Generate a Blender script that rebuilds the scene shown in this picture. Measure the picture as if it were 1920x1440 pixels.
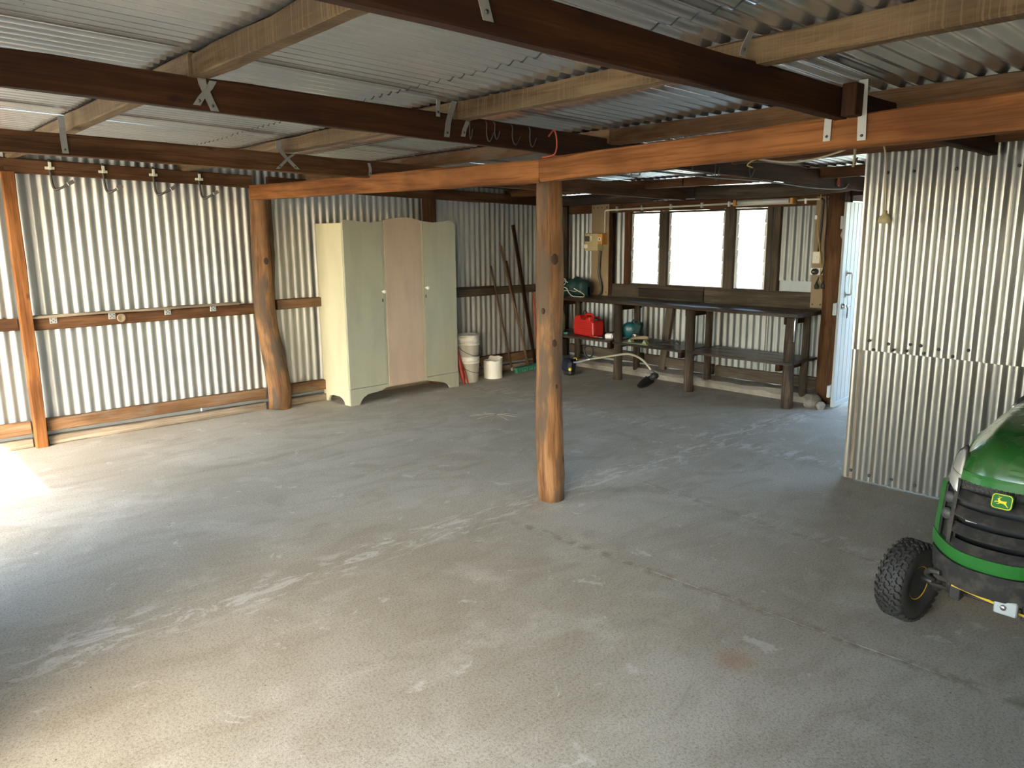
import bpy, math, random
from mathutils import Vector, Matrix
random.seed(7)
PI = math.pi
for o in list(bpy.data.objects): bpy.data.objects.remove(o)
S = bpy.context.scene
COL = S.collection

# ------------------------------------------------------------------ camera
cam_d = bpy.data.cameras.new('camera'); cam = bpy.data.objects.new('camera', cam_d); COL.objects.link(cam)
F_PX, YAW, PITCH, ROLL = 1425.6, math.radians(48.10), math.radians(10.97), math.radians(-0.457)
cam_d.sensor_fit = 'HORIZONTAL'; cam_d.sensor_width = 36.0; cam_d.lens = 36.0*F_PX/1920.0
cam_d.clip_start = .05; cam_d.clip_end = 500
fw = Vector((math.cos(YAW)*math.cos(PITCH), math.sin(YAW)*math.cos(PITCH), -math.sin(PITCH)))
rt = Vector((math.sin(YAW), -math.cos(YAW), 0)); up = rt.cross(fw)
r2 = math.cos(ROLL)*rt + math.sin(ROLL)*up; u2 = -math.sin(ROLL)*rt + math.cos(ROLL)*up
cam.matrix_world = Matrix(((r2.x, u2.x, -fw.x, 0), (r2.y, u2.y, -fw.y, 0), (r2.z, u2.z, -fw.z, 1.6), (0, 0, 0, 1)))
S.camera = cam

# ------------------------------------------------------------------ sky, sun, exposure
SUN_EL, SUN_AZ = math.radians(35), math.radians(45)      # light travels towards +x +y
w = bpy.data.worlds.new('sky'); S.world = w; w.use_nodes = True
wn = w.node_tree.nodes; bg = wn['Background']; sky = wn.new('ShaderNodeTexSky')
sky.sky_type = 'NISHITA'; sky.sun_disc = False; sky.sun_elevation = SUN_EL; sky.sun_rotation = math.radians(225)
sky.altitude = 100; sky.air_density = 1.0; sky.dust_density = 2.5; sky.ozone_density = 1.0
tint = wn.new('ShaderNodeMix'); tint.data_type = 'RGBA'; tint.blend_type = 'MULTIPLY'; tint.inputs[0].default_value = 1; tint.inputs[7].default_value = (.96, .955, .89, 1)
w.node_tree.links.new(sky.outputs[0], tint.inputs[6]); w.node_tree.links.new(tint.outputs[2], bg.inputs[0]); bg.inputs[1].default_value = 1.0
sun_d = bpy.data.lights.new('sun', 'SUN'); sun_d.energy = 8.5; sun_d.angle = math.radians(.53); sun_d.color = (1, .96, .86)
sun = bpy.data.objects.new('sun', sun_d); COL.objects.link(sun); sun.location = (-6, -6, 12)
trav = Vector((math.cos(SUN_AZ)*math.cos(SUN_EL), math.sin(SUN_AZ)*math.cos(SUN_EL), -math.sin(SUN_EL)))
sun.rotation_euler = trav.to_track_quat('-Z', 'Y').to_euler()
vs = S.view_settings; vs.view_transform = 'Standard'; vs.look = 'None'; vs.gamma = 1; vs.use_curve_mapping = False
vs.exposure = 1.55
cy = S.cycles; cy.max_bounces = 8; cy.diffuse_bounces = 6; cy.glossy_bounces = 4; cy.transmission_bounces = 4; cy.use_adaptive_sampling = True; cy.adaptive_threshold = .1; cy.adaptive_min_samples = 16
cy.transparent_max_bounces = 12; cy.caustics_reflective = False; cy.caustics_refractive = False; cy.sample_clamp_indirect = 6
cy.use_denoising = True

# ------------------------------------------------------------------ materials
MAT = {}
def mat(name, col=(.5, .5, .5), rough=.6, metal=0., spec=.5):
    m = bpy.data.materials.new(name); m.use_nodes = True
    b = m.node_tree.nodes['Principled BSDF']
    b.inputs['Base Color'].default_value = (*col, 1); b.inputs['Roughness'].default_value = rough
    b.inputs['Metallic'].default_value = metal; b.inputs['Specular IOR Level'].default_value = spec
    MAT[name] = m; return m
class NB:                                              # small node builder
    def __init__(s, m): s.t = m.node_tree; s.n = s.t.nodes; s.b = s.n['Principled BSDF']
    def node(s, typ, **kw):
        x = s.n.new('ShaderNode'+typ)
        for k, v in kw.items(): setattr(x, k, v)
        return x
    def link(s, a, b): s.t.links.new(a, b)
    def val(s, sock, v):
        if hasattr(v, 'is_output'): s.link(v, sock)
        else: sock.default_value = v
    def attr(s, name='gc'):
        a = s.node('Attribute', attribute_name=name); return a.outputs['Vector']
    def pos(s): return s.node('NewGeometry').outputs['Position']
    def rnd(s): return s.node('ObjectInfo').outputs['Random']
    def math(s, op, a, b=0., c=0., clamp=False):
        x = s.node('Math', operation=op, use_clamp=clamp)
        for i, v in enumerate((a, b, c)): s.val(x.inputs[i], v)
        return x.outputs[0]
    def vmath(s, op, a, b):
        x = s.node('VectorMath', operation=op); s.val(x.inputs[0], a); s.val(x.inputs[1], b); return x.outputs[0]
    def noise(s, vec, scale=5., detail=4., rough=.6, dist=0.):
        x = s.node('TexNoise'); s.link(vec, x.inputs['Vector'])
        x.inputs['Scale'].default_value = scale; x.inputs['Detail'].default_value = detail
        x.inputs['Roughness'].default_value = rough; x.inputs['Distortion'].default_value = dist
        return x.outputs[0]
    def voro(s, vec, scale=5.):
        x = s.node('TexVoronoi'); s.link(vec, x.inputs['Vector']); x.inputs['Scale'].default_value = scale
        return x.outputs['Distance']
    def ramp(s, fac, stops, interp='LINEAR'):
        x = s.node('ValToRGB'); s.link(fac, x.inputs[0]); x.color_ramp.interpolation = interp
        e = x.color_ramp.elements
        while len(e) < len(stops): e.new(.5)
        for el, (p, c) in zip(e, stops):
            el.position = p; el.color = (*c, 1) if len(c) == 3 else c
        return x.outputs[0]
    def step(s, v, a, b):
        x = s.node('MapRange', interpolation_type='SMOOTHSTEP'); s.link(v, x.inputs[0])
        x.inputs[1].default_value = a; x.inputs[2].default_value = b
        return x.outputs[0]
    def mix(s, fac, a, b, mode='MIX'):
        x = s.node('Mix', data_type='RGBA', blend_type=mode)
        s.val(x.inputs[0], fac)
        for sock, v in ((x.inputs[6], a), (x.inputs[7], b)):
            if hasattr(v, 'is_output'): s.link(v, sock)
            else: sock.default_value = (*v, 1)
        return x.outputs[2]
    def bump(s, h, strength=.3, dist=.01):
        x = s.node('Bump'); s.link(h, x.inputs['Height']); x.inputs['Strength'].default_value = strength
        x.inputs['Distance'].default_value = dist; s.link(x.outputs[0], s.b.inputs['Normal'])
    def color(s, c): s.link(c, s.b.inputs['Base Color'])
    def rough(s, v): s.link(v, s.b.inputs['Roughness'])
def wood(name, dark, mid, light, contrast=1., knots=.8, rough=.75, saw=0., grey=None, greyamt=0.):
    m = mat(name, mid, rough, 0., .2); k = NB(m)
    off = k.node('CombineXYZ'); r = k.math('MULTIPLY', k.rnd(), 37.)
    for i in range(3): k.link(r, off.inputs[i])
    g = k.vmath('ADD', k.attr(), off.outputs[0])
    a = k.noise(k.vmath('MULTIPLY', g, (1.1, 16., 16.)), 1., 5., .62, .6)
    f = k.noise(k.vmath('MULTIPLY', g, (4., 130., 130.)), 1., 3., .6)
    big = k.noise(k.vmath('MULTIPLY', g, (1.6, 3., 3.)), 1., 3., .5)
    v = k.math('ADD', k.math('MULTIPLY', a, .65*contrast), k.math('MULTIPLY', f, .35))
    c = k.ramp(v, [(.36, dark), (.5, mid), (.63, light)])
    c = k.mix(k.step(big, .42, .64), c, k.mix(.62, c, dark))
    if grey: c = k.mix(k.math('MULTIPLY', k.step(k.noise(k.vmath('MULTIPLY', g, (2.2, 9., 9.)), 1., 4., .6), .46, .62), greyamt), c, grey)
    if knots:
        d = k.voro(k.vmath('MULTIPLY', g, (1., 2.1, 2.1)), 2.6)
        ring = k.math('SINE', k.math('MULTIPLY', d, 150.))
        kn = k.math('MULTIPLY', k.math('SUBTRACT', 1., k.step(d, .035, .10)), knots)
        c = k.mix(kn, c, k.mix(k.math('MULTIPLY_ADD', ring, .25, .5), dark, k.mix(.5, dark, mid)))
    h = v
    if saw:
        sw = k.noise(k.vmath('MULTIPLY', g, (160., 3., 3.)), 1., 2., .5)
        c = k.mix(k.math('MULTIPLY', k.step(sw, .5, .62), saw), c, light); h = k.math('ADD', v, k.math('MULTIPLY', sw, saw))
    k.color(c); k.bump(h, .35, .006); return m
wood('wood_red', (0.0692, 0.0242, 0.0069), (0.1625, 0.0601, 0.0157), (0.2466, 0.1031, 0.0335), 1.2, .9)
wood('wood_dark', (0.0131, 0.0052, 0.0040), (0.0331, 0.0124, 0.0040), (0.0598, 0.0241, 0.0084), 1., .8)
wood('wood_brown', (0.0429, 0.0190, 0.0084), (0.1040, 0.0477, 0.0212), (0.1643, 0.0848, 0.0418), 1., .8)
wood('wood_light', (0.0430, 0.0268, 0.0134), (0.0985, 0.0635, 0.0339), (0.1560, 0.1102, 0.0618), 1.2, .35, saw=.5, grey=(0.0704, 0.0489, 0.0300), greyamt=.6)
wood('wood_grey', (0.0438, 0.0335, 0.0238), (0.0876, 0.0694, 0.0499), (0.1399, 0.1156, 0.0883), 1., .6)
wood('wood_weather', (0.1275, 0.0978, 0.0680), (0.2465, 0.1997, 0.1487), (0.3570, 0.3060, 0.2380), 1., .5)
wood('wood_bench', (0.0240, 0.0180, 0.0150), (0.0450, 0.0360, 0.0312), (0.0780, 0.0630, 0.0540), 1., .3, rough=.30)
wood('wood_ply', (0.2880, 0.2160, 0.1360), (0.4000, 0.3200, 0.2160), (0.4640, 0.3840, 0.2720), .5, .15)
wood('wood_girt', (0.0791, 0.0392, 0.0180), (0.1882, 0.1013, 0.0498), (0.2777, 0.1747, 0.0975), 1., .9, grey=(0.1966, 0.1580, 0.1193), greyamt=.5)
wood('wood_log', (0.0496, 0.0251, 0.0125), (0.1661, 0.0785, 0.0328), (0.2778, 0.1516, 0.0710), 1.2, .9, grey=(0.0847, 0.0636, 0.0461), greyamt=.9)
wood('wood_bark', (0.0292, 0.0221, 0.0169), (0.0780, 0.0585, 0.0442), (0.1625, 0.1300, 0.1008), 1., .3, rough=.95, grey=(0.0390, 0.0292, 0.0228), greyamt=.7)
wood('wood_handle', (0.0700, 0.0455, 0.0280), (0.1540, 0.1050, 0.0630), (0.2380, 0.1750, 0.1120), .8, .0)
def galv(name, base, rough, metal, tint, dirt=.3, amount=1.):
    m = mat(name, base, rough, metal); k = NB(m); p = k.pos()
    n = k.noise(p, 3., 4., .55); f = k.noise(p, 60., 3., .6)
    sp = k.voro(p, 26.)
    c = k.mix(k.step(n, .3, .75), base, tint)
    c = k.mix(k.math('MULTIPLY', k.step(f, .58, .75), dirt), c, (.30, .27, .22))
    spots = k.math('MULTIPLY', k.math('SUBTRACT', 1., k.step(sp, .03, .09)), k.math('MULTIPLY', k.step(k.noise(p, 5., 2., .5), .52, .62), .7*amount))
    c = k.mix(spots, c, (.10, .085, .07)); k.color(c); return m
galv('galv_wall', (.42, .425, .41), .44, .52, (.36, .37, .365), .15)
galv('galv_wall_shaded', (.27, .285, .285), .45, .50, (.22, .235, .24), .2)  # wall sheet metal again, with the back wall's shade put into its colour
galv('galv_roof', (.62, .62, .605), .24, .86, (.53, .54, .53), .10, 1.2)
galv('galv_old', (.39, .39, .36), .30, .85, (.37, .37, .35), .15, .8)
galv('bounce_blocker_green', (.05, .09, .06), .5, .0, (.06, .10, .07), .1)
galv('galv_flat', (.42, .46, .47), .5, .3, (.34, .38, .40), .4)
galv('galv_strap', (.42, .43, .41), .42, .7, (.32, .33, .32), .4)
def paint(name, col, col2, rough=.5, chips=.6, chipcol=(.20, .15, .10), streak=.25):
    m = mat(name, col, rough); k = NB(m); p = k.pos()
    n = k.noise(k.vmath('MULTIPLY', p, (7., 7., 1.6)), 1., 4., .6); f = k.noise(p, 42., 4., .65)
    c = k.mix(k.step(n, .35, .7), col, col2)
    c = k.mix(k.math('MULTIPLY', k.step(f, .68, .74), chips), c, chipcol)
    k.color(c); k.bump(k.noise(k.vmath('MULTIPLY', p, (60., 60., 5.)), 1., 3., .5), .08, .002); return m
paint('paint_cream', (.56, .525, .35), (.50, .465, .315), .5)
paint('paint_sage', (.385, .39, .30), (.335, .345, .27), .55)
paint('paint_pink', (.49, .385, .295), (.43, .335, .26), .55, .35)
paint('paint_door', (.50, .53, .53), (.43, .46, .465), .5, .25)
paint('plastic_pail', (.72, .72, .68), (.62, .60, .54), .45, .9, (.22, .18, .13))
paint('plastic_red', (.46, .020, .016), (.38, .017, .015), .38, .1)
paint('plastic_beige', (.50, .43, .24), (.44, .38, .21), .45, .3)
mat('plastic_cream', (.72, .69, .55), .4); mat('plastic_white', (.8, .8, .78), .4); mat('plastic_black', (.018, .018, .019), .45)
mat('plastic_grey', (.055, .055, .055), .5); mat('plastic_orange', (.62, .31, .07), .45); mat('plastic_teal', (.008, .085, .10), .35)
mat('plastic_yellow', (.68, .55, .06), .4); mat('plastic_blue', (.012, .018, .035), .4)
mat('rubber', (.026, .026, .025), .7); mat('rubber_cable', (.02, .02, .02), .5); mat('cable_yellow', (.50, .36, .09), .5)
mat('cable_red', (.42, .07, .035), .6); mat('cable_tan', (.50, .42, .27), .6); mat('rope', (.62, .60, .52), .9)
mat('chrome', (.75, .75, .76), .18, 1.); mat('steel', (.38, .37, .35), .38, .9); mat('steel_dark', (.07, .065, .06), .5, .6)
mat('rust', (.13, .065, .035), .8); mat('paint_red', (.42, .05, .03), .5); mat('paint_green', (.045, .22, .15), .6)
mat('bag_green', (.005, .035, .033), .65); mat('tank_olive', (.29, .27, .10), .45); mat('tank_cream', (.55, .52, .42), .45)
mat('float_green', (.23, .29, .17), .6); mat('shaft_tan', (.55, .52, .38), .35, .3); mat('paper', (.78, .77, .72), .7)
mat('print_dark', (.06, .06, .06), .6); mat('fluoro_tube', (.84, .85, .82), .3); mat('aluminium', (.62, .63, .62), .4, .7)
mat('knot_dark', (.035, .02, .012), .85); mat('wasp_clay', (.30, .23, .15), .9); mat('straw', (.42, .36, .25), .9); mat('dirt', (.06, .05, .04), .95)
def tractor_green():
    m = mat('tractor_green', (.020, .135, .022), .25); k = NB(m); p = k.pos()
    d = k.noise(p, 11., 4., .55)
    dust = k.math('MULTIPLY', k.step(d, .40, .56), .25)
    k.color(k.mix(dust, (.009, .095, .014), (.055, .075, .030))); k.rough(k.math('MULTIPLY_ADD', dust, .35, .2)); m.node_tree.nodes['Principled BSDF'].inputs['Coat Weight'].default_value = .3
    m2 = mat('tractor_green_trim', (.018, .135, .022), .28)
    m2.node_tree.nodes['Principled BSDF'].inputs['Coat Weight'].default_value = .3
tractor_green()
mat('emblem_green', (.010, .13, .022), .5, 0, .2); mat('emblem_yellow', (.72, .58, .02), .5, 0, .2); mat('tractor_yellow', (.62, .42, .02), .45)
m = mat('tractor_black', (.030, .029, .028), .55); k = NB(m); k.color(k.mix(k.step(k.noise(k.pos(), 18., 4., .6), .45, .65), (.022, .022, .022), (.058, .052, .045)))
def glass(name, tint=(1, 1, 1), rough=.02, mixf=.9):
    m = mat(name); t = m.node_tree; n = t.nodes; out = n['Material Output']
    tr = n.new('ShaderNodeBsdfTransparent'); tr.inputs[0].default_value = (*tint, 1)
    gl = n.new('ShaderNodeBsdfGlossy'); gl.inputs['Roughness'].default_value = rough
    fr = n.new('ShaderNodeFresnel'); fr.inputs[0].default_value = 1.45
    mx = n.new('ShaderNodeMixShader'); t.links.new(fr.outputs[0], mx.inputs[0]); t.links.new(tr.outputs[0], mx.inputs[1]); t.links.new(gl.outputs[0], mx.inputs[2])
    t.links.new(mx.outputs[0], out.inputs[0])
glass('glass_pane', (.93, .95, .94)); glass('glass_lamp', (.90, .90, .88), .05)
m = mat('lamp_lens', (.62, .62, .60), .16, .55); m.node_tree.nodes['Principled BSDF'].inputs['Coat Weight'].default_value = .8
def concrete():
    m = mat('concrete', (.4, .37, .33), .7); k = NB(m); p = k.pos()
    big = k.noise(p, .55, 3., .55, .5); mid = k.noise(p, 2.6, 5., .65, .4); fine = k.noise(p, 95., 3., .7)
    grit = k.noise(p, 260., 2., .6)
    sw = k.noise(k.vmath('MULTIPLY', p, (1.2, 5., 1.)), 1., 5., .62, .8)
    swirl = k.noise(k.vmath('MULTIPLY', p, (1., 1.6, 1.)), 1.5, 4., .68, 1.6)
    c = k.mix(k.step(big, .36, .64), (.44, .405, .335), (.53, .505, .44))
    c = k.mix(k.math('MULTIPLY', k.step(swirl, .42, .68), .65), c, (.385, .345, .275))
    c = k.mix(k.math('MULTIPLY', k.step(mid, .50, .70), .65), c, (.58, .555, .49))
    c = k.mix(k.math('MULTIPLY', k.step(sw, .52, .70), .35), c, (.34, .295, .23))
    spk = k.noise(p, 95., 3., .8)
    c = k.mix(1., c, k.ramp(spk, [(.36, (.66, .63, .59)), (.50, (.96, .955, .95)), (.60, (1., 1., 1.))]), 'MULTIPLY')
    c = k.mix(1., c, k.ramp(grit, [(.36, (.80, .785, .76)), (.52, (1., 1., 1.))]), 'MULTIPLY')
    pits = k.math('SUBTRACT', 1., k.step(k.voro(k.vmath('ADD', p, (3.3, 1.7, 0.)), 7.5), .018, .04))
    c = k.mix(k.math('MULTIPLY', pits, .75), c, (.06, .05, .04))
    rust = k.math('MULTIPLY', k.math('SUBTRACT', 1., k.step(k.voro(p, .8), .03, .09)), .35)
    c = k.mix(rust, c, (.40, .20, .09))
    # white mineral bloom beside the slab joints
    sx = k.node('SeparateXYZ'); k.link(p, sx.inputs[0]); X, Y = sx.outputs[0], sx.outputs[1]
    wob = k.math('MULTIPLY_ADD', k.noise(k.vmath('MULTIPLY', p, (1., 1., 0.)), 2.2, 2., .5), .5, -.25)
    def band(v, c0, wd): return k.math('SUBTRACT', 1., k.step(k.math('ABSOLUTE', k.math('ADD', k.math('SUBTRACT', v, c0), k.math('MULTIPLY', wob, .5))), wd*.15, wd))
    j1 = band(Y, 3.24, .24); j2 = k.math('MULTIPLY', band(X, 5.16, .22), k.step(Y, 2.1, 2.6)); j3 = k.math('MULTIPLY', band(X, 3.80, .12), k.math('SUBTRACT', 1., k.step(Y, 2.4, 3.3)))
    msk = k.math('MAXIMUM', k.math('MAXIMUM', j1, k.math('MULTIPLY', j2, .9)), k.math('MULTIPLY', j3, .6))
    bl = k.step(k.noise(k.vmath('MULTIPLY', p, (3., 9., 1.)), 1.6, 5., .76, .8), .50, .60)
    c = k.mix(k.math('MULTIPLY', k.math('MULTIPLY', msk, bl), .62), c, (.66, .655, .62))
    def dirt(v, wd): return k.math('MULTIPLY', k.math('SUBTRACT', 1., k.step(k.math('ABSOLUTE', k.math('ADD', v, k.math('MULTIPLY', wob, .12))), wd*.1, wd)), k.step(k.noise(p, 14., 3., .7), .40, .62))
    dj = k.math('MAXIMUM', dirt(k.math('SUBTRACT', X, k.math('MULTIPLY_ADD', Y, -.0567, 2.924)), .055), k.math('MULTIPLY', dirt(k.math('SUBTRACT', X, k.math('MULTIPLY_ADD', Y, .081, 3.601)), .04), .7))
    c = k.mix(k.math('MULTIPLY', k.math('MULTIPLY', dj, k.math('SUBTRACT', 1., k.step(Y, 2.9, 3.2))), .7), c, (.24, .195, .14))
    fleck = k.math('MULTIPLY', k.step(k.noise(k.vmath('MULTIPLY', p, (2., 2., 1.)), 2.3, 5., .74, .5), .62, .67), .6)
    c = k.mix(fleck, c, (.60, .59, .55))
    k.color(c); k.rough(k.math('MULTIPLY_ADD', mid, .25, .62)); k.b.inputs['Specular IOR Level'].default_value = .3
    h = k.math('ADD', k.math('MULTIPLY', fine, .6), k.math('ADD', k.math('MULTIPLY', grit, .25), k.math('MULTIPLY', sw, 1.2)))
    k.bump(h, .35, .006)
concrete()
def ground():
    m = mat('dry_ground', (.5, .4, .27), .95); k = NB(m); p = k.pos()
    c = k.mix(k.noise(p, 1.2, 5., .6), (.42, .375, .29), (.58, .53, .435)); k.color(c); k.bump(k.noise(p, 30., 3., .6), .4, .02)
    m = mat('kerb', (.3, .28, .25), .9); k = NB(m); p = k.pos()
    c = k.mix(k.noise(p, 9., 5., .65), (.17, .145, .12), (.40, .37, .32)); k.color(c); k.bump(k.noise(p, 45., 4., .6), .6, .01)
ground()

# ------------------------------------------------------------------ mesh helpers
class MB:
    def __init__(s): s.v = []; s.g = []; s.f = []; s.sm = []
    def add(s, vs, fs, gs=None, smooth=False):
        n = len(s.v); s.v += [Vector(v) for v in vs]; s.g += [tuple(g) for g in (gs or vs)]
        s.f += [tuple(i+n for i in f) for f in fs]; s.sm += [smooth]*len(fs); return s
    def box(s, lo, hi, c=.0):
        lo, hi = Vector(lo), Vector(hi); a = [min(lo[i], hi[i]) for i in range(3)]; b = [max(lo[i], hi[i]) for i in range(3)]
        ln = max(range(3), key=lambda i: b[i]-a[i]); perm = [ln]+[i for i in range(3) if i != ln]
        c = min(c, min(b[i]-a[i] for i in range(3))*.45)
        if c <= 0:
            vs = [(x, y, z) for x in (a[0], b[0]) for y in (a[1], b[1]) for z in (a[2], b[2])]
            fs = [(0, 1, 3, 2), (4, 6, 7, 5), (0, 4, 5, 1), (2, 3, 7, 6), (0, 2, 6, 4), (1, 5, 7, 3)]
        else:
            vs = []; idx = {}
            for i in (0, 1):
                for j in (0, 1):
                    for k_ in (0, 1):
                        for ax in range(3):
                            p = [(a, b)[q][d] for d, q in enumerate((i, j, k_))]
                            for d, q in enumerate((i, j, k_)):
                                if d != ax: p[d] += c if q == 0 else -c
                            idx[(i, j, k_, ax)] = len(vs); vs.append(p)
            fs = []
            for ax in range(3):
                o1, o2 = [d for d in range(3) if d != ax]
                for sd in (0, 1):
                    q = []
                    for u_, v_ in ((0, 0), (1, 0), (1, 1), (0, 1)):
                        key = [0]*3; key[ax] = sd; key[o1] = u_; key[o2] = v_; q.append(idx[(*key, ax)])
                    fs.append(tuple(q))
                for u_ in (0, 1):
                    for v_ in (0, 1):
                        k0 = [0]*3; k1 = [0]*3
                        k0[ax] = 0; k1[ax] = 1
                        for k_ in (k0, k1): k_[o1] = u_; k_[o2] = v_
                        fs.append((idx[(*k0, o1)], idx[(*k1, o1)], idx[(*k1, o2)], idx[(*k0, o2)]))
            for i in (0, 1):
                for j in (0, 1):
                    for k_ in (0, 1): fs.append(tuple(idx[(i, j, k_, ax)] for ax in range(3)))
        gs = [(v[perm[0]], v[perm[1]], v[perm[2]]) for v in vs]
        return s.add(vs, fs, gs)
    def obox(s, ctr, size, M, c=.0):
        t = MB().box([-x/2 for x in size], [x/2 for x in size], c)
        return s.add([Vector(ctr)+M @ v for v in t.v], t.f, t.g)
    def beam(s, p0, p1, wd, ht, c=.006, jit=.003, n=None, upv=(0, 0, 1)):
        p0, p1 = Vector(p0), Vector(p1); d = p1-p0; L = d.length; d /= L
        side = d.cross(Vector(upv)).normalized(); upn = side.cross(d)
        n = n or max(2, int(L/.22))
        ring = [(-wd/2+c, -ht/2), (wd/2-c, -ht/2), (wd/2, -ht/2+c), (wd/2, ht/2-c), (wd/2-c, ht/2), (-wd/2+c, ht/2), (-wd/2, ht/2-c), (-wd/2, -ht/2+c)]
        vs, gs, fs = [], [], []
        for i in range(n+1):
            t = i/n
            for a, b in ring:
                ja, jb = (random.uniform(-jit, jit), random.uniform(-jit, jit))
                vs.append(p0+d*(L*t)+side*(a+ja)+upn*(b+jb)); gs.append((L*t, a, b))
        m = 8
        for i in range(n):
            for j in range(m): fs.append((i*m+j, i*m+(j+1) % m, (i+1)*m+(j+1) % m, (i+1)*m+j))
        fs.append(tuple(range(m-1, -1, -1))); fs.append(tuple(n*m+j for j in range(m)))
        return s.add(vs, fs, gs)
    def tube(s, pts, r, seg=8, closed=False, caps=True, smooth=True, wob=0.):
        pts = [Vector(p) for p in pts]; n = len(pts); rr = r if isinstance(r, (list, tuple)) else [r]*n
        vs, gs, fs = [], [], []; side = None; run = 0
        for i, p in enumerate(pts):
            a = pts[(i-1) % n] if (closed or i > 0) else p; b = pts[(i+1) % n] if (closed or i < n-1) else p
            d = (b-a).normalized()
            if side is None: side = d.orthogonal().normalized()
            side = (side-d*side.dot(d)).normalized(); u_ = d.cross(side)
            if i: run += (p-pts[i-1]).length
            for j in range(seg):
                an = 2*PI*j/seg; q = rr[i]*(1+(random.uniform(-wob, wob) if wob else 0))
                vs.append(p+side*(math.cos(an)*q)+u_*(math.sin(an)*q)); gs.append((run, math.cos(an)*rr[i], math.sin(an)*rr[i]))
        for i in range(n if closed else n-1):
            k_ = (i+1) % n
            for j in range(seg): fs.append((i*seg+j, i*seg+(j+1) % seg, k_*seg+(j+1) % seg, k_*seg+j))
        s.add(vs, fs, gs, smooth)
        if caps and not closed:
            base = len(s.v)-len(vs)
            s.f += [tuple(base+j for j in range(seg-1, -1, -1)), tuple(base+(n-1)*seg+j for j in range(seg))]; s.sm += [False, False]
        return s
    def lathe(s, prof, org=(0, 0, 0), M=None, seg=24, smooth=True):
        M = M or Matrix.Identity(3); org = Vector(org); vs, fs = [], []
        for r, z in prof:
            for j in range(seg):
                an = 2*PI*j/seg; vs.append(org+M @ Vector((r*math.cos(an), r*math.sin(an), z)))
        for i in range(len(prof)-1):
            for j in range(seg): fs.append((i*seg+j, i*seg+(j+1) % seg, (i+1)*seg+(j+1) % seg, (i+1)*seg+j))
        s.add(vs, fs, None, smooth)
        b = len(s.v)-len(vs)
        if prof[0][0] > 1e-5: s.f.append(tuple(b+j for j in range(seg-1, -1, -1))); s.sm.append(False)
        if prof[-1][0] > 1e-5: s.f.append(tuple(b+(len(prof)-1)*seg+j for j in range(seg))); s.sm.append(False)
        return s
    def prism(s, poly, org, ex, ey, depth):
        """closed 2-D outline in the plane (ex, ey) at org, extruded by the vector depth"""
        org, ex, ey, dp = Vector(org), Vector(ex), Vector(ey), Vector(depth); n = len(poly)
        vs = [org+ex*a+ey*b for a, b in poly]; vs += [v+dp for v in vs]
        gs = [(b, a, 0) for a, b in poly]*2
        fs = [tuple(range(n-1, -1, -1)), tuple(range(n, 2*n))]+[(i, (i+1) % n, n+(i+1) % n, n+i) for i in range(n)]
        return s.add(vs, fs, gs)
    def grid(s, fn, nu, nv, smooth=True, closed_u=False):
        vs = [fn(i/nu, j/nv) for j in range(nv+1) for i in range(nu+1)]
        fs = [(j*(nu+1)+i, j*(nu+1)+i+1, (j+1)*(nu+1)+i+1, (j+1)*(nu+1)+i) for j in range(nv) for i in range(nu)]
        return s.add(vs, fs, None, smooth)
    def build(s, name, m, parent=None, at=None):
        """ONE mesh object; vertices are given in world space, stored relative to the origin `at` (or the parent's)"""
        base = Vector(at) if at is not None else (wloc(parent) if parent else Vector((0, 0, 0)))
        me = bpy.data.meshes.new(name); me.from_pydata([v-base for v in s.v], [], s.f)
        me.polygons.foreach_set('use_smooth', s.sm)
        at_ = me.attributes.new('gc', 'FLOAT_VECTOR', 'POINT'); at_.data.foreach_set('vector', [c for g in s.g for c in g])
        me.materials.append(MAT[m]); me.update()
        import bmesh
        bm = bmesh.new(); bm.from_mesh(me); bmesh.ops.recalc_face_normals(bm, faces=bm.faces); bm.to_mesh(me); bm.free()
        o = bpy.data.objects.new(name, me); COL.objects.link(o)
        if parent: o.parent = parent; o.location = base-wloc(parent)
        else: o.location = base
        return o
def wloc(o):
    p = Vector(o.location)
    while o.parent: o = o.parent; p += Vector(o.location)
    return p
def tag(o, label, cat, group=None):
    o['label'] = label; o['category'] = cat
    if group: o['group'] = group
    return o
def struct(o): o['kind'] = 'structure'; return o
def thing(name, label, cat, loc, group=None):
    o = bpy.data.objects.new(name, None); COL.objects.link(o); o.location = loc; o.empty_display_size = .1
    return tag(o, label, cat, group)
def sempty(name, loc=(0, 0, 0)):
    o = bpy.data.objects.new(name, None); COL.objects.link(o); o.location = loc; return struct(o)
def rotm(ax, a): return Matrix.Rotation(a, 3, ax)
def bez(pts, n=8):                                    # Catmull-Rom through points
    P = [Vector(p) for p in pts]; P = [P[0]*2-P[1]]+P+[P[-1]*2-P[-2]]; out = []
    for i in range(1, len(P)-2):
        for k_ in range(n):
            t = k_/n; a, b, c, d = P[i-1:i+3]
            out.append(.5*((2*b)+(c-a)*t+(2*a-5*b+4*c-d)*t*t+(3*b-a-3*c+d)*t**3))
    out.append(P[-2]); return out
PITCH_C = .0762
def sheet(name, parent, org, across, along, nrm, width, length, m, amp=.0085, per=10, nl=2, offset=0., sag=0.):
    org, across, along, nrm = Vector(org), Vector(across), Vector(along), Vector(nrm)
    n = max(4, int(round(width/PITCH_C*per)))
    mb = MB()
    def fn(u_, v_):
        a = width*u_
        return org+across*a+along*(length*v_)+nrm*(offset+amp*math.cos(2*PI*a/PITCH_C)+.0012*math.sin(a*9.1+v_*5+org.x*7+org.y*3))
    mb.grid(fn, n, nl); return mb.build(name, m, parent)

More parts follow.
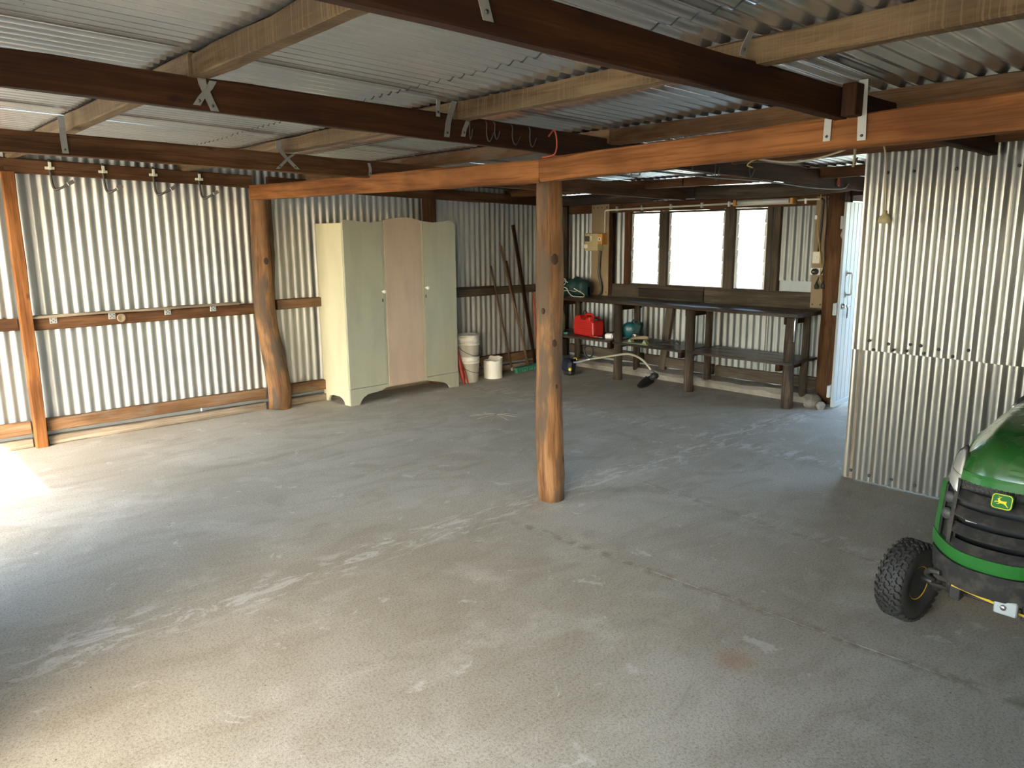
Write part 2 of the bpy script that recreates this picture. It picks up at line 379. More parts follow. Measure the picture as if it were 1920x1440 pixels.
# ================================================================== SETTING
# ---- ground and floor
MB().box((-60, -60, -.30), (60, 60, -.09)).build('ground', 'dry_ground').__setitem__('kind', 'structure')
floor = struct(MB().box((-.42, -3.1, -.09), (8.0, 7.02, -.025)).build('floor', 'dirt'))
J1 = [(-.42, 3.46), (.33, 3.455), (1.2, 3.49), (2.0, 3.36), (3.05, 3.19), (3.6, 3.21), (5.10, 3.31), (6.4, 3.29), (8.0, 3.26)]
def j1y(x):
    for (a, b), (c, d) in zip(J1, J1[1:]):
        if a <= x <= c: return b+(d-b)*(x-a)/(c-a)
def slab(poly):                                       # ragged-edged pour, slightly uneven along its joints
    pts = []
    for (a, b), (c, d) in zip(poly, poly[1:]+poly[:1]):
        L = math.hypot(c-a, d-b); n = max(1, int(L/.09))
        nx, ny = -(d-b)/L, (c-a)/L
        for i in range(n):
            t = i/n; j = .0004+random.uniform(0, .0022) if i else .001
            pts.append((a+(c-a)*t+nx*j, b+(d-b)*t+ny*j))
    MB().prism(pts, (0, 0, -.09), (1, 0, 0), (0, 1, 0), (0, 0, .09)).build('concrete_slab', 'concrete', floor)
def near(x0, x1, x0b=None, x1b=None):                # slabs on the camera side of the long joint
    top = [(x, y) for x, y in J1 if x0 < x < x1]
    slab([(x0b if x0b is not None else x0, -3.1), (x1b if x1b is not None else x1, -3.1), (x1, j1y(x1))]+top[::-1]+[(x0, j1y(x0))])
near(-.42, 2.74, None, 3.10); near(2.74, 3.86, 3.10, 3.35); near(3.86, 5.10, 3.35, 5.35); near(5.10, 8.0, 5.35, 8.0)
slab([(-.42, j1y(-.42))]+[p for p in J1 if -.42 < p[0] < 5.10]+[(5.10, j1y(5.10)), (5.00, 7.02), (-.42, 7.02)])
slab([(5.10, j1y(5.10))]+[p for p in J1 if p[0] > 5.10]+[(8.0, 7.02), (5.00, 7.02)])

# ---- ceiling: corrugated roof sheets, two lengths lapped over the second purlin bay
def rz(x): return 2.318-.030*x
ceiling = sempty('ceiling', (2.5, 3, 2.3))
sl = Vector((1, 0, -.030)).normalized(); rn = Vector((.030, 0, 1)).normalized()
y = 7.35; i = 0
while y > -3.2:
    d = .0015*(i % 2)
    x0 = -1.45
    sheet('roof_sheet', ceiling, (x0, y, rz(x0)+.014+d), (0, -1, 0), sl, rn, .80, 3.67, 'galv_roof', nl=3)
    xe = 7.65 if y > 1.0 else 5.02
    x1 = 2.11+random.uniform(-.015, .015)
    sheet('roof_sheet', ceiling, (x1, y, rz(x1)+.010+d), (0, -1, 0), sl, rn, .80, xe-x1, 'galv_roof', nl=4)
    y -= .762; i += 1

# ---- left wall: sheets behind girts, stud, plates
wl = sempty('wall_left', (3, 6.9, 0))
x = -.40; i = 0
while x < 7.05:
    sheet('wall_sheet', wl, (x, 6.905+.0015*(i % 2), .115), (1, 0, 0), (0, 0, 1), (0, -1, 0), min(.80, 7.15-x), 2.21-.030*x, 'galv_wall', nl=3); x += .762; i += 1
for a, b in ((-.4, 2.4), (2.41, 7.1)): MB().box((a, 6.915, .0), (b, 6.92, .14)).build('flashing', 'galv_flat', wl)
for a, b, z in ((-.4, 1.06, .0), (1.17, 2.98, .0), (3.16, 7.05, .0)): MB().beam((a, 6.86, .034), (b, 6.86, .034), .08, .068).build('base_plate', 'wood_weather', wl)
for a, b in ((-.4, 1.06), (1.17, 2.98), (3.16, 4.88), (5.02, 6.95)): MB().beam((a, 6.852, .158), (b, 6.852, .158), .064, .10).build('girt', 'wood_girt', wl)
for a, b, z, m_ in ((-.4, 1.06, .965, 'wood_brown'), (1.15, 2.98, .960, 'wood_brown'), (3.16, 4.88, .985, 'wood_girt'), (5.02, 6.95, .972, 'wood_grey')):
    MB().beam((a, 6.852, z), (b, 6.852, z+.006), .064, .092).build('girt', m_, wl)
MB().beam((1.14, 6.822, 1.018), (2.78, 6.822, 1.026), .075, .020).build('ledge_board', 'wood_weather', wl)
MB().beam((5.02, 6.822, 1.032), (5.85, 6.822, 1.030), .06, .016).build('ledge_board', 'wood_grey', wl)
for a, b in ((-.4, 1.10), (1.10, 2.99), (3.14, 5.0), (5.0, 7.0)):
    MB().beam((a, 6.835, 2.175-.0235*a), (b, 6.835, 2.175-.0235*b), .06, .108).build('top_plate', 'wood_brown', wl)
MB().beam((1.115, 6.80, .0), (1.115, 6.80, 2.10), .085, .075, upv=(0, 1, 0)).build('stud', 'wood_red', wl)
MB().beam((4.95, 6.83, .0), (4.95, 6.83, 2.02), .13, .09, upv=(0, 1, 0)).build('stud', 'wood_brown', wl)
MB().tube([(7.00, 6.83, z) for z in (0, .5, 1, 1.5, 2.0)], [.085, .08, .078, .08, .076], 12, wob=.05).build('corner_post', 'wood_bark', wl)

# ---- back wall
wb = sempty('wall_back', (7.05, 5, 0))
def bsheet(y0, y1, z0, z1, xoff=0.): return sheet('wall_sheet', wb, (7.105+xoff, y0, z0), (0, 1, 0), (0, 0, 1), (-1, 0, 0), y1-y0, z1-z0, 'galv_wall_shaded')
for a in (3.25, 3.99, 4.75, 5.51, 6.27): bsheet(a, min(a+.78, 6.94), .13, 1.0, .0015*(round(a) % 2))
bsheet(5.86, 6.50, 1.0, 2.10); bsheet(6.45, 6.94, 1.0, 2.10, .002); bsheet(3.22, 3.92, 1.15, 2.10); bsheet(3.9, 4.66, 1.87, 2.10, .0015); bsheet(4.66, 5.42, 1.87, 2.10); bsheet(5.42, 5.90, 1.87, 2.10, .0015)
MB().box((7.11, 3.30, 1.02), (7.115, 3.96, 1.16)).build('flashing', 'galv_flat', wb)
MB().box((7.112, 3.25, .0), (7.117, 6.94, .16)).build('flashing', 'galv_flat', wb)
for a, b, m_ in ((3.36, 4.40, 'wood_brown'), (4.405, 5.90, 'wood_brown'), (5.905, 6.92, 'wood_brown')): MB().beam((7.075, a, 1.921), (7.075, b, 1.921), .05, .106).build('top_plate', m_, wb)
for a, b, zc, h in ((3.36, 4.74, .965, .160), (4.745, 6.08, .960, .155)): MB().beam((7.075, a, zc), (7.075, b, zc), .055, h).build('sill_board', 'wood_grey', wb)
MB().box((7.02, 4.74, .905), (7.046, 5.62, 1.005), .004).build('loose_board', 'wood_bench', wb)
for a, b, z0, z1 in ((3.36, 4.56, .175, .16), (4.60, 5.52, .165, .185), (5.56, 6.74, .185, .185)): MB().beam((7.07, a, z0), (7.07, b, z1), .05, .112).build('rail', 'wood_grey', wb)
MB().beam((7.06, 5.27, .08), (7.06, 5.17, .92), .09, .05, upv=(1, 0, 0)).build('stud', 'wood_grey', wb)
MB().beam((7.07, 6.062, .9), (7.07, 6.062, 1.87), .045, .06, upv=(1, 0, 0)).build('stud', 'wood_dark', wb)
for y0, y1, m_ in ((5.785, 5.868, 'wood_brown'), (5.256, 5.358, 'wood_grey'), (4.411, 4.525, 'wood_grey'), (3.985, 4.045, 'wood_grey'), (3.905, 3.975, 'wood_grey')):
    MB().beam((7.085, (y0+y1)/2, 1.035), (7.085, (y0+y1)/2, 1.868), y1-y0, .07, upv=(1, 0, 0)).build('stud', m_, wb)
MB().box((7.03, 6.09, .89), (7.05, 6.365, 1.97), .003).build('mounting_board', 'wood_ply', wb)
MB().box((7.03, 3.40, .905), (7.05, 3.535, 1.948), .003).build('mounting_board', 'wood_ply', wb)
mbk = MB()
for y_, z_ in ((6.33, 1.93), (6.27, 1.93), (6.20, 1.93), (6.12, 1.93), (6.12, .93), (6.33, .93), (3.42, 1.92), (3.51, .94), (3.43, .94)):
    mbk.lathe([(.008, 0), (.008, .003), (0, .004)], (7.03, y_, z_), rotm('Y', -PI/2), 8)
mbk.build('nail_heads', 'steel_dark', wb)
kb = MB(); prof = [(-.06, 0), (-.07, .055), (-.03, .088), (.18, .095), (.2, 0)]
npt = 26; vs = []; fs = []
for i in range(npt+1):
    yy = 3.36+(6.90-3.36)*i/npt
    for a, b in prof: vs.append((6.945+a+random.uniform(-.012, .012)*(b > 0), yy, max(0, b+random.uniform(-.012, .010)*(b > 0))))
for i in range(npt): fs += [(i*5+j, i*5+j+1, (i+1)*5+j+1, (i+1)*5+j) for j in range(4)]
fs += [tuple(range(5)), tuple(npt*5+j for j in range(5))]
kb.add(vs, fs).build('kerb', 'kerb', wb)
def rlog(name, p0, p1, r, m_, parent, bend=.012, n=10, seg=14, wob=.04, taper=.0):
    p0, p1 = Vector(p0), Vector(p1); pts = []; ph = random.uniform(0, 6)
    for i in range(n+1):
        t = i/n; q = p0.lerp(p1, t); o = Vector((math.sin(ph+t*5), math.cos(ph*1.3+t*4), math.sin(ph*.7+t*4.4)))
        d = (p1-p0).normalized(); o -= d*o.dot(d); pts.append(q+o*bend)
    mb = MB().tube(pts, [r*(1-taper*i/n+random.uniform(-.05, .05)) for i in range(n+1)], seg, wob=wob)
    return mb.build(name, m_, parent, at=None if parent else p0)
rlog('log_plate', (6.90, 4.78, 2.035), (6.90, 6.80, 2.03), .062, 'wood_bark', wb)
rlog('log_plate', (6.92, 3.18, 2.03), (6.92, 4.80, 2.03), .068, 'wood_grey', wb)
rlog('door_post', (7.06, 3.335, 0), (7.06, 3.325, 2.03), .095, 'wood_brown', wb, .006)
MB().beam((7.10, 2.25, 2.0), (7.10, 3.3, 2.0), .07, .12).build('door_head', 'wood_dark', wb)
# louvre windows (blades nearly shut)
for wi, (y0, y1) in enumerate(((5.362, 5.781), (4.529, 5.252), (4.049, 4.407))):
    wi_ = sempty('window_%d' % (wi+1), (7.09, (y0+y1)/2, 1.036))
    MB().box((7.075, y0, 1.845), (7.125, y1, 1.866), .002).build('window_head', 'wood_grey', wi_)
    MB().box((7.065, y0, 1.036), (7.13, y1, 1.052), .002).build('window_sill', 'wood_grey', wi_)
    for yy, sgn in ((y0+.012, 1), (y1-.012, -1)):
        MB().box((7.078, yy-.010, 1.052), (7.122, yy+.010, 1.845), .002).build('louvre_channel', 'aluminium', wi_)
        for kx in range(6):
            z0 = 1.052+.1322*kx
            MB().obox((7.086, yy+sgn*.014, z0+.066), (.014, .012, .120), rotm('Y', .10), .002).build('louvre_clip', 'aluminium', wi_)
    for kx in range(6):
        z0 = 1.052+.1322*kx
        MB().obox((7.092, (y0+y1)/2, z0+.067), (.005, (y1-y0)-.05, .142), rotm('Y', .10)).build('louvre_blade', 'glass_pane', wi_)
    lv = MB().tube([(7.07, y1-.03, 1.36), (7.05, y1-.03, 1.375), (7.045, y1-.03, 1.42)], .006, 6).build('louvre_lever', 'aluminium', wi_)

# ---- right partition of old corrugated iron
wr = sempty('wall_right', (4.9, 0, 0))
y = 2.155; i = 0
while y > -3.1:
    wd = .80
    sheet('wall_sheet', wr, (4.914+.0015*(i % 2), y-.008, .005), (0, -1, 0), (0, 0, 1), (-1, 0, 0), wd, .92, 'galv_old', amp=.0095, nl=3)
    sheet('wall_sheet', wr, (4.903+.0015*(i % 2), y+.004, .868-.003*i), (0, -1, 0), (0, 0, 1), (-1, 0, 0), wd, 1.31, 'galv_old', amp=.0095, nl=3)
    y -= .762; i += 1
MB().box((4.92, 2.10, .0), (4.99, 2.165, 2.15), .004).build('stud', 'wood_weather', wr)
for yy in (.9, -.4, -1.7): MB().box((4.925, yy-.04, 0), (4.99, yy+.04, 2.15), .004).build('stud', 'wood_grey', wr)
scr = MB()
for z_, ys in ((2.10, (2.09, 1.86, 1.55)), (1.96, (2.02, 1.87, 1.64, 1.33, 1.1)), (.925, (2.05, 1.93, 1.80, 1.74, 1.64, 1.48)), (.885, (2.02, 1.9, 1.82, 1.72, 1.56)), (.06, (2.1, 1.98, 1.84, 1.7))):
    for yy in ys: scr.lathe([(.010, 0), (.010, .004), (.006, .007), (0, .008)], (4.893, yy, z_+random.uniform(-.008, .008)), rotm('Y', -PI/2), 8)
scr.build('nail_heads', 'steel_dark', wr)

# ---- annex behind the partition: closed side wall, open towards the shaded far side
wx = sempty('wall_annex', (6.2, .9, 0))
x = 4.95
while x < 7.6: sheet('wall_sheet', wx, (x, .88, .0), (1, 0, 0), (0, 0, 1), (0, 1, 0), min(.79, 7.65-x), 2.12, 'galv_old'); x += .762
MB().box((7.60, .85, 1.98), (7.66, 3.3, 2.09), .004).build('head_beam', 'wood_brown', wx)

bounce_blocker = sempty('bounce_blocker', (9.6, 1, 0))  # unseen fence, added to hide sunlit ground so the annex gets sky light
y = 3.3
while y > -3: sheet('bounce_blocker_sheet', bounce_blocker, (9.6, y, -.09), (0, -1, 0), (0, 0, 1), (-1, 0, 0), .78, 1.5, 'bounce_blocker_green'); y -= .762

# ---- front wall between the two open bays (behind the camera) and the side wall
wf = sempty('wall_front', (-.34, 2.2, 0))
for ya, yb in ((4.0, 2.30), (-.20, -3.05)):
    y = ya
    while y > yb+.02: sheet('wall_sheet', wf, (-.36, y, .02), (0, -1, 0), (0, 0, 1), (-1, 0, 0), min(.79, y-yb), 2.28, 'galv_old'); y -= .762
for yy in (-1.55, -.25, 2.35, 3.955): MB().box((-.345, yy-.045, 0), (-.25, yy+.045, 2.24), .004).build('stud', 'wood_brown', wf)
MB().box((-.345, -3.0, 2.20), (-.28, 7.0, 2.30), .004).build('head_beam', 'wood_brown', wf)
ws = sempty('wall_side', (2.3, -3.05, 0))
x = -.4
while x < 4.9: sheet('wall_sheet', ws, (x, -3.05, .02), (1, 0, 0), (0, 0, 1), (0, 1, 0), min(.79, 4.95-x), 2.15, 'galv_old'); x += .762

# unseen awning added over the second opening to keep sun off the floor
aw = sempty('awning_blocker', (-2, 0, 2.4))
for yy in (2.9, -3.1): MB().box((-2.54, yy-.05, -.09), (-2.44, yy+.05, 2.33), .005).build('blocker_post', 'wood_brown', aw)
y = 3.05
while y > -2.6: sheet('roof_sheet', aw, (-2.55, y, 2.43), (0, -1, 0), (1, 0, -.02), (0, 0, 1), .79, 1.2, 'galv_roof'); y -= .762
MB().box((-2.52, -3.2, 2.32), (-2.46, 3.0, 2.41), .004).build('fascia', 'wood_brown', aw)

# ---- door standing ajar at the end of the bench
dr = sempty('door_1', (6.80, 3.15, 0))
D0 = Vector((6.80, 3.15, 0)); de = Vector((.67, .055, 0)).normalized(); dn = Vector((de.y, -de.x, 0))   # dn faces the light
DM = Matrix((de, -dn, Vector((0, 0, 1)))).transposed()
for kx in range(11):
    MB().obox(D0+de*(.048+.0945*kx)+dn*.0+Vector((0, 0, .95)), (.0905, .022, 1.86), DM, .005).build('plank', 'paint_door', dr)
for z_, h in ((.17, .115), (.93, .11), (1.70, .115)): MB().obox(D0+de*(.51 if z_ != 1.70 else .525)-dn*.024+Vector((0, 0, z_)), (1.08 if z_ != 1.70 else 1.04, .026, h), DM, .004).build('ledge', 'paint_door', dr)
pb = Vector((0, 0, 1)); q0 = D0+de*.05-dn*.024+pb*1.62; q1 = D0+de*.98-dn*.024+pb*1.0
MB().beam(q0, q1, .024, .09, .003, 0, upv=dn.cross(q1-q0)).build('brace', 'paint_door', dr)
MB().obox(D0+de*.52+dn*.014+Vector((0, 0, .045)), (1.03, .02, .05), DM, .004).build('weather_bar', 'paint_door', dr)
ph = MB().tube([D0+de*.13+dn*t+pb*z_ for t, z_ in ((.01, 1.25), (.05, 1.25), (.06, 1.235), (.06, 1.07), (.05, 1.055), (.01, 1.055))], .009, 8).build('pull_handle', 'steel', dr)
for z_ in (1.25, 1.055): MB().obox(D0+de*.13+dn*.013+pb*z_, (.03, .006, .045), DM, .002).build('handle_plate', 'steel', ph)
lk = MB().lathe([(.028, 0), (.028, .012), (.02, .03), (.012, .032), (0, .032)], D0+de*.07+dn*.011+pb*.955, DM @ rotm('X', PI/2), 16).build('lock', 'chrome', dr)
MB().tube([D0+de*.07+dn*.04+pb*.955, D0+de*.12+dn*.05+pb*.958, D0+de*.18+dn*.045+pb*.95], [.009, .008, .006], 8).build('lever', 'chrome', lk)
MB().tube([D0+de*.14+dn*.02+pb*.955, D0+de*.14+dn*.035+pb*.93, D0+de*.15+dn*.03+pb*.86], .004, 6).build('key', 'steel_dark', lk)
MB().obox(D0+de*.152+dn*.03+pb*.865, (.022, .004, .05), DM, .002).build('key_tag', 'steel_dark', lk)
MB().box((7.86, 3.18, 0), (7.94, 3.30, 2.05), .004).build('jamb', 'wood_brown', dr)

MB().beam((6.98, 3.27, 1.985), (7.95, 3.32, 1.985), .05, .17).build('door_head', 'wood_dark', dr)

# ================================================================== TIMBER FRAME
# log posts
def post(name, label, base, top, r, m_, extra=(), bend=.01):
    t = thing(name, label, 'post', base)
    pts = []; rr = []
    n = 24
    for i in range(n+1):
        f = i/n; z = base[2]+(top[2]-base[2])*f
        o = Vector((math.sin(f*7+base[1])*bend, math.cos(f*5.3+base[0])*bend, 0))
        for (zz, dx, dy) in extra: o += Vector((dx, dy, 0))*math.exp(-((z-zz)/.28)**2)
        pts.append(Vector(base).lerp(Vector(top), f)+o); rr.append(r*(1+.05*math.sin(f*11)+random.uniform(-.025, .025))*(1.04-.07*f))
    MB().tube(pts, rr, 24, wob=.012).build('trunk', m_, t); return t
cp = post('log_post', 'peeled round log post standing alone in the middle of the concrete floor', (3.19, 3.205, 0), (3.175, 3.205, 1.915), .079, 'wood_log')
def knot(parent, p, axis, r):
    M = Vector(axis).to_track_quat('Z', 'Y').to_matrix()
    prof = [(r*1.25, -.010), (r*1.0, .0005), (r*.6, .0015), (0, .001)]
    mb = MB().lathe(prof, p, M, 14); mb.v = [Vector((v.x, v.y, p[2]+(v.z-p[2])*1.6)) for v in mb.v]
    mb.build('knot', 'knot_dark', parent)
vd = Vector((-.70, -.71, 0))
for z_, a, r_ in ((1.47, .35, .019), (1.17, -.62, .010), (.98, .38, .012), (.62, -.75, .008), (.72, .55, .008), (.33, -.35, .008)):
    dv = rotm('Z', a) @ vd; knot(cp, Vector((3.185, 3.205, z_))+dv*.077, dv, r_)
lp = post('log_post', 'thick crooked log post set against the left corrugated wall', (3.07, 6.80, 0), (3.04, 6.80, 2.06), .100, 'wood_log', ((.95, -.03, 0), (.15, .035, 0)), .008)
knot(lp, Vector((3.02, 6.702, 1.40)), (-.3, -1, 0), .018)

# bearers on the posts
b1 = MB().beam((2.955, 6.72, 2.000), (3.115, 3.19, 1.962), .075, .125, .006, .004).build('bearer_beam', 'wood_red', at=(2.955, 6.72, 1.95))
tag(b1, 'orange-brown timber bearer running from the left wall post to the central log post', 'beam')
b2 = MB().beam((3.115, 3.185, 1.968), (3.10, -3.0, 2.06), .075, .125, .006, .004).build('bearer_beam', 'wood_red', at=(3.115, 3.185, 1.91))
tag(b2, 'orange-brown timber bearer running right from the central log post past the corrugated partition', 'beam')
# rafters
def rafter(yc, za, zb, xa, xb, ht, label, m_='wood_dark'):
    t = thing('roof_rafter', label, 'rafter', (xa, yc, za))
    MB().beam((xa, yc, za+ht/2), (xb, yc, zb+ht/2), .05, ht, .005, .003).build('timber', m_, t); return t
r2_ = rafter(4.865, 2.073, 1.958, -.22, 6.80, .118, 'brown timber rafter nearest the left wall, in front of the row of wall hooks', 'wood_brown')
r1_ = rafter(3.092, 2.112, 1.970, -.22, 6.96, .122, 'long dark timber rafter passing over the top of the central log post')
r0_ = rafter(1.468, 2.084, 2.020, -.22, 4.90, .112, 'dark timber rafter nearest the camera, ending at the corrugated partition')
for yc in (-.25, -1.95): MB().beam((-.22, yc, 2.14), (4.90, yc, 2.076), .05, .112, .005, .003).build('rafter', 'wood_dark', ceiling)
def strap(parent, pts, wd=.032, axis=None):
    mb = MB(); P = [Vector(p) for p in pts]
    vs = []
    for p in P: vs += [p]
    ax = Vector(axis) if axis else Vector((1, 0, 0))
    t = Vector((0, -.0015, 0))
    ring = []
    for p in P: ring.append([p-ax*wd/2, p+ax*wd/2, p+ax*wd/2+t, p-ax*wd/2+t])
    vv = [q for r_ in ring for q in r_]; ff = []
    for i in range(len(P)-1):
        for j in range(4): ff.append((i*4+j, i*4+(j+1) % 4, (i+1)*4+(j+1) % 4, (i+1)*4+j))
    ff += [(3, 2, 1, 0), tuple(len(vv)-4+j for j in range(4))]
    s_ = mb.add(vv, ff).build('strap', 'galv_strap', parent)
    nl = MB(); nl.lathe([(.006, 0), (.005, .003), (0, .004)], P[-1]+(P[-2]-P[-1]).normalized()*.02+Vector((0, -.0025, 0)), rotm('X', PI/2), 8)
    nl.build('nail', 'steel_dark', s_)
ya = 3.064
strap(r1_, [(1.165, ya-.03, 2.272), (1.168, ya-.004, 2.225), (1.175, ya-.003, 2.18), (1.195, ya-.003, 2.13), (1.215, ya-.003, 2.085)])
strap(r1_, [(1.215, ya-.006, 2.195), (1.20, ya-.006, 2.17), (1.165, ya-.006, 2.13), (1.145, ya-.006, 2.10)], .028)
strap(r1_, [(2.365, ya-.03, 2.24), (2.362, ya-.004, 2.19), (2.345, ya-.003, 2.14), (2.335, ya-.003, 2.075)])
strap(r1_, [(2.47, ya-.004, 2.165), (2.445, ya-.004, 2.12), (2.435, ya-.004, 2.085)], .026)
strap(r1_, [(2.27, ya-.03, 2.235), (2.28, ya-.01, 2.19), (2.285, ya-.004, 2.165)], .022)
yc_ = 4.838
strap(r2_, [(1.07, yc_-.02, 2.255), (1.075, yc_-.003, 2.20), (1.075, yc_-.003, 2.14), (1.078, yc_-.003, 2.065)])
strap(r2_, [(2.31, yc_-.02, 2.215), (2.315, yc_-.003, 2.175), (2.35, yc_-.003, 2.135), (2.44, yc_-.003, 2.05)])
strap(r2_, [(2.42, yc_-.005, 2.145), (2.38, yc_-.005, 2.12), (2.30, yc_-.005, 2.045)], .026)
strap(r2_, [(2.99, yc_-.003, 2.12), (3.0, yc_-.003, 2.08), (2.995, yc_-.003, 2.03)], .022)
yd = 1.440
strap(r0_, [(1.20, yd-.002, 2.19), (1.205, yd-.002, 2.15), (1.225, yd-.002, 2.09)])
strap(r0_, [(2.30, yd-.03, 2.235), (2.30, yd-.006, 2.19), (2.295, yd-.004, 2.165)])
bx = MB().box((3.00, yd-.06, 2.045), (3.09, yd-.003, 2.165), .004).build('packer_block', 'wood_dark', r0_)
# straps tying rafter to bearer
def bstrap(parent, y_, top, bot, wd=.032, twist=.0):
    P = [Vector((3.066, y_+twist, top)), Vector((3.064, y_+twist*.5, (top+bot)/2)), Vector((3.062, y_, bot))]
    vv = []
    for p in P: vv += [p+Vector((0, -wd/2, 0)), p+Vector((0, wd/2, 0)), p+Vector((-.002, wd/2, 0)), p+Vector((-.002, -wd/2, 0))]
    ff = [(i*4+j, i*4+(j+1) % 4, (i+1)*4+(j+1) % 4, (i+1)*4+j) for i in range(2) for j in range(4)]+[(3, 2, 1, 0), (8, 9, 10, 11)]
    s_ = MB().add(vv, ff).build('strap', 'galv_strap', parent)
    MB().lathe([(.006, 0), (.005, .003), (0, .004)], P[-1]+Vector((-.002, 0, .018)), rotm('Y', -PI/2), 8).build('nail', 'steel_dark', s_)
bstrap(b2, 1.515, 2.053, 1.965, .030); bstrap(b2, 1.375, 2.18, 1.955, .034, .01)
# purlins
for xp, lab in ((-1.36, None), (-.15, None), (1.155, 'pale sawn roof purlin crossing the top left of the ceiling'), (2.415, 'pale sawn roof purlin in mid ceiling, beside the sheet lap'),
                (3.545, 'knotty roof purlin just beyond the orange-brown bearer'), (4.86, 'dull roof purlin halfway between the bearer and the window wall'), (6.15, 'roof purlin nearest the window wall, above the louvre windows')):
    m_ = 'wood_light' if xp < 3 else 'wood_girt' if xp < 4 else 'wood_brown'
    top = rz(xp)-.001; h = .083
    t = thing('roof_purlin', lab, 'purlin', (xp, 7.0, top-h), 'purlins under the roof sheets') if lab else ceiling
    y_end = -3.0 if xp < 5 else 2.0
    joint = 3.05 if xp < 5 else 4.4
    MB().beam((xp, 7.0, top-h/2), (xp, joint, top-h/2), .07, h, .005, .004).build('timber' if lab else 'purlin', m_, t)
    MB().beam((xp+.012, joint-.003, top-h/2-.003), (xp+.012, y_end, top-h/2-.003), .07, h, .005, .004).build('timber' if lab else 'purlin', m_, t)

# ================================================================== FURNITURE AND THINGS
# ---- wardrobe
A = Vector((3.634, 6.385, 0)); Bq = Vector((5.012, 6.459, 0)); we = (Bq-A).normalized(); wn_ = Vector((-we.y, we.x, 0)); WZ = Vector((0, 0, 1))
wt = thing('wardrobe', 'old three-door wardrobe painted cream, sage and pink against the left wall', 'wardrobe', A)
top_pts = [(-.005, 1.735), (.012, 1.757), (.03, 1.764), (.079, 1.763), (.176, 1.753), (.308, 1.743), (.394, 1.750), (.446, 1.759), (.516, 1.777), (.623, 1.790), (.713, 1.795), (.805, 1.789), (.897, 1.768), (.991, 1.755), (1.088, 1.747), (1.186, 1.757), (1.266, 1.768), (1.327, 1.767), (1.358, 1.752), (1.376, 1.72)]
def topz(s):
    for (a, b), (c, d) in zip(top_pts, top_pts[1:]):
        if a <= s <= c: return b+(d-b)*(s-a)/(c-a)
    return top_pts[0][1] if s < 0 else top_pts[-1][1]
def wpanel(name, s0, s1, z0, m_, front, thick, parent=wt, ztop=None, dz=0.):
    ss = [s0+(s1-s0)*i/14 for i in range(15)]
    poly = [(s0, z0), (s1, z0)]+[(s, (ztop if ztop else topz(s)+dz)) for s in reversed(ss)]
    return MB().prism(poly, A+wn_*front, we, WZ, wn_*thick).build(name, m_, parent)
dL = wpanel('door', .004, .436, .164, 'paint_sage', .0, .022); dL['label'] = 'sage green left wardrobe door'
dC = wpanel('door', .466, .915, .128, 'paint_pink', -.004, .024); dC['label'] = 'faded pink centre wardrobe panel'
dR = wpanel('door', .948, 1.376, .162, 'paint_sage', .0, .022); dR['label'] = 'sage green right wardrobe door'
wpanel('stile', .440, .464, .125, 'paint_sage', .003, .022); wpanel('stile', .918, .945, .125, 'paint_cream', .003, .022)
# bracket-foot skirts
def skirt(pts): MB().prism(pts, A, we, WZ, wn_*.022).build('skirt', 'paint_sage', wt)
skirt([(.0, .0), (.105, .0), (.122, .03), (.15, .062), (.205, .090), (.30, .097), (.364, .103), (.42, .125), (.466, .135), (.466, .158), (.0, .161)])
skirt([(.945, .158), (.945, .128), (.99, .112), (1.06, .098), (1.13, .082), (1.20, .06), (1.245, .03), (1.262, .0), (1.384, .0), (1.384, .158)])
# body: sides, back, top, floor
def side(s0, s1, m_):
    pl = [(.022, .0), (.10, .0), (.115, .035), (.15, .06), (.20, .072), (.30, .072), (.36, .06), (.385, .03), (.40, .0), (.47, .0), (.47, 1.737), (.022, 1.737)]
    MB().prism(pl, A+we*s0, wn_, WZ, we*(s1-s0)).build('side_panel', m_, wt)
side(.0, .022, 'paint_cream'); side(1.362, 1.384, 'paint_cream')
WM = Matrix((we, wn_, WZ)).transposed()
MB().obox(A+we*.692+wn_*.462+WZ*.93, (1.34, .012, 1.60), WM).build('back_panel', 'wood_ply', wt)
MB().obox(A+we*.692+wn_*.246+WZ*1.727, (1.34, .44, .018), WM).build('top_panel', 'paint_cream', wt)
MB().obox(A+we*.692+wn_*.246+WZ*.152, (1.34, .44, .018), WM).build('floor_panel', 'wood_ply', wt)
for s_, z_, par in ((.425, 1.082, dL), (.965, 1.090, dR)):
    kb_ = MB().lathe([(.010, 0), (.008, .016), (.016, .026), (.018, .034), (.012, .042), (0, .044)], A+we*s_+WZ*z_, WM @ rotm('X', PI/2), 14).build('knob', 'plastic_white', par)
    MB().obox(A+we*(s_-.003)+wn_*-.002+WZ*(z_-.085), (.014, .004, .03), WM, .002).build('keyhole_plate', 'steel_dark', par)

# ---- white pails
def pail(label, base, r0, r1, h, ribs, handle, group=None):
    t = thing('plastic_pail', label, 'bucket', base, group)
    P = [(r0, 0)]
    rw = lambda z: r0+(r1-r0)*z/h
    for z in ribs: P += [(rw(z), z-.004), (rw(z)+.008, z-.003), (rw(z)+.008, z+.004), (rw(z), z+.005)]
    P += [(r1, h-.012), (r1+.006, h-.010), (r1+.006, h), (r1-.004, h), (r1-.008, h-.02), (r0-.005, .01), (0, .01)]
    MB().lathe(P, base, None, 32).build('body', 'plastic_pail', t)
    if handle:
        zb = handle; rr = rw(zb)+.012; pts = []
        for i in range(15):
            a = PI*(i/14); pts.append(Vector(base)+Vector((math.cos(a-.2)*rr, -math.sin(a)*rr*1.02-.0, zb-.115*math.sin(a))))
        MB().tube(pts, .0028, 6).build('handle', 'steel_dark', t)
        for sgn in (0, -1): MB().lathe([(.014, -.006), (.014, .006)], pts[sgn], rotm('Y', PI/2), 10).build('handle_lug', 'plastic_pail', t)
    return t
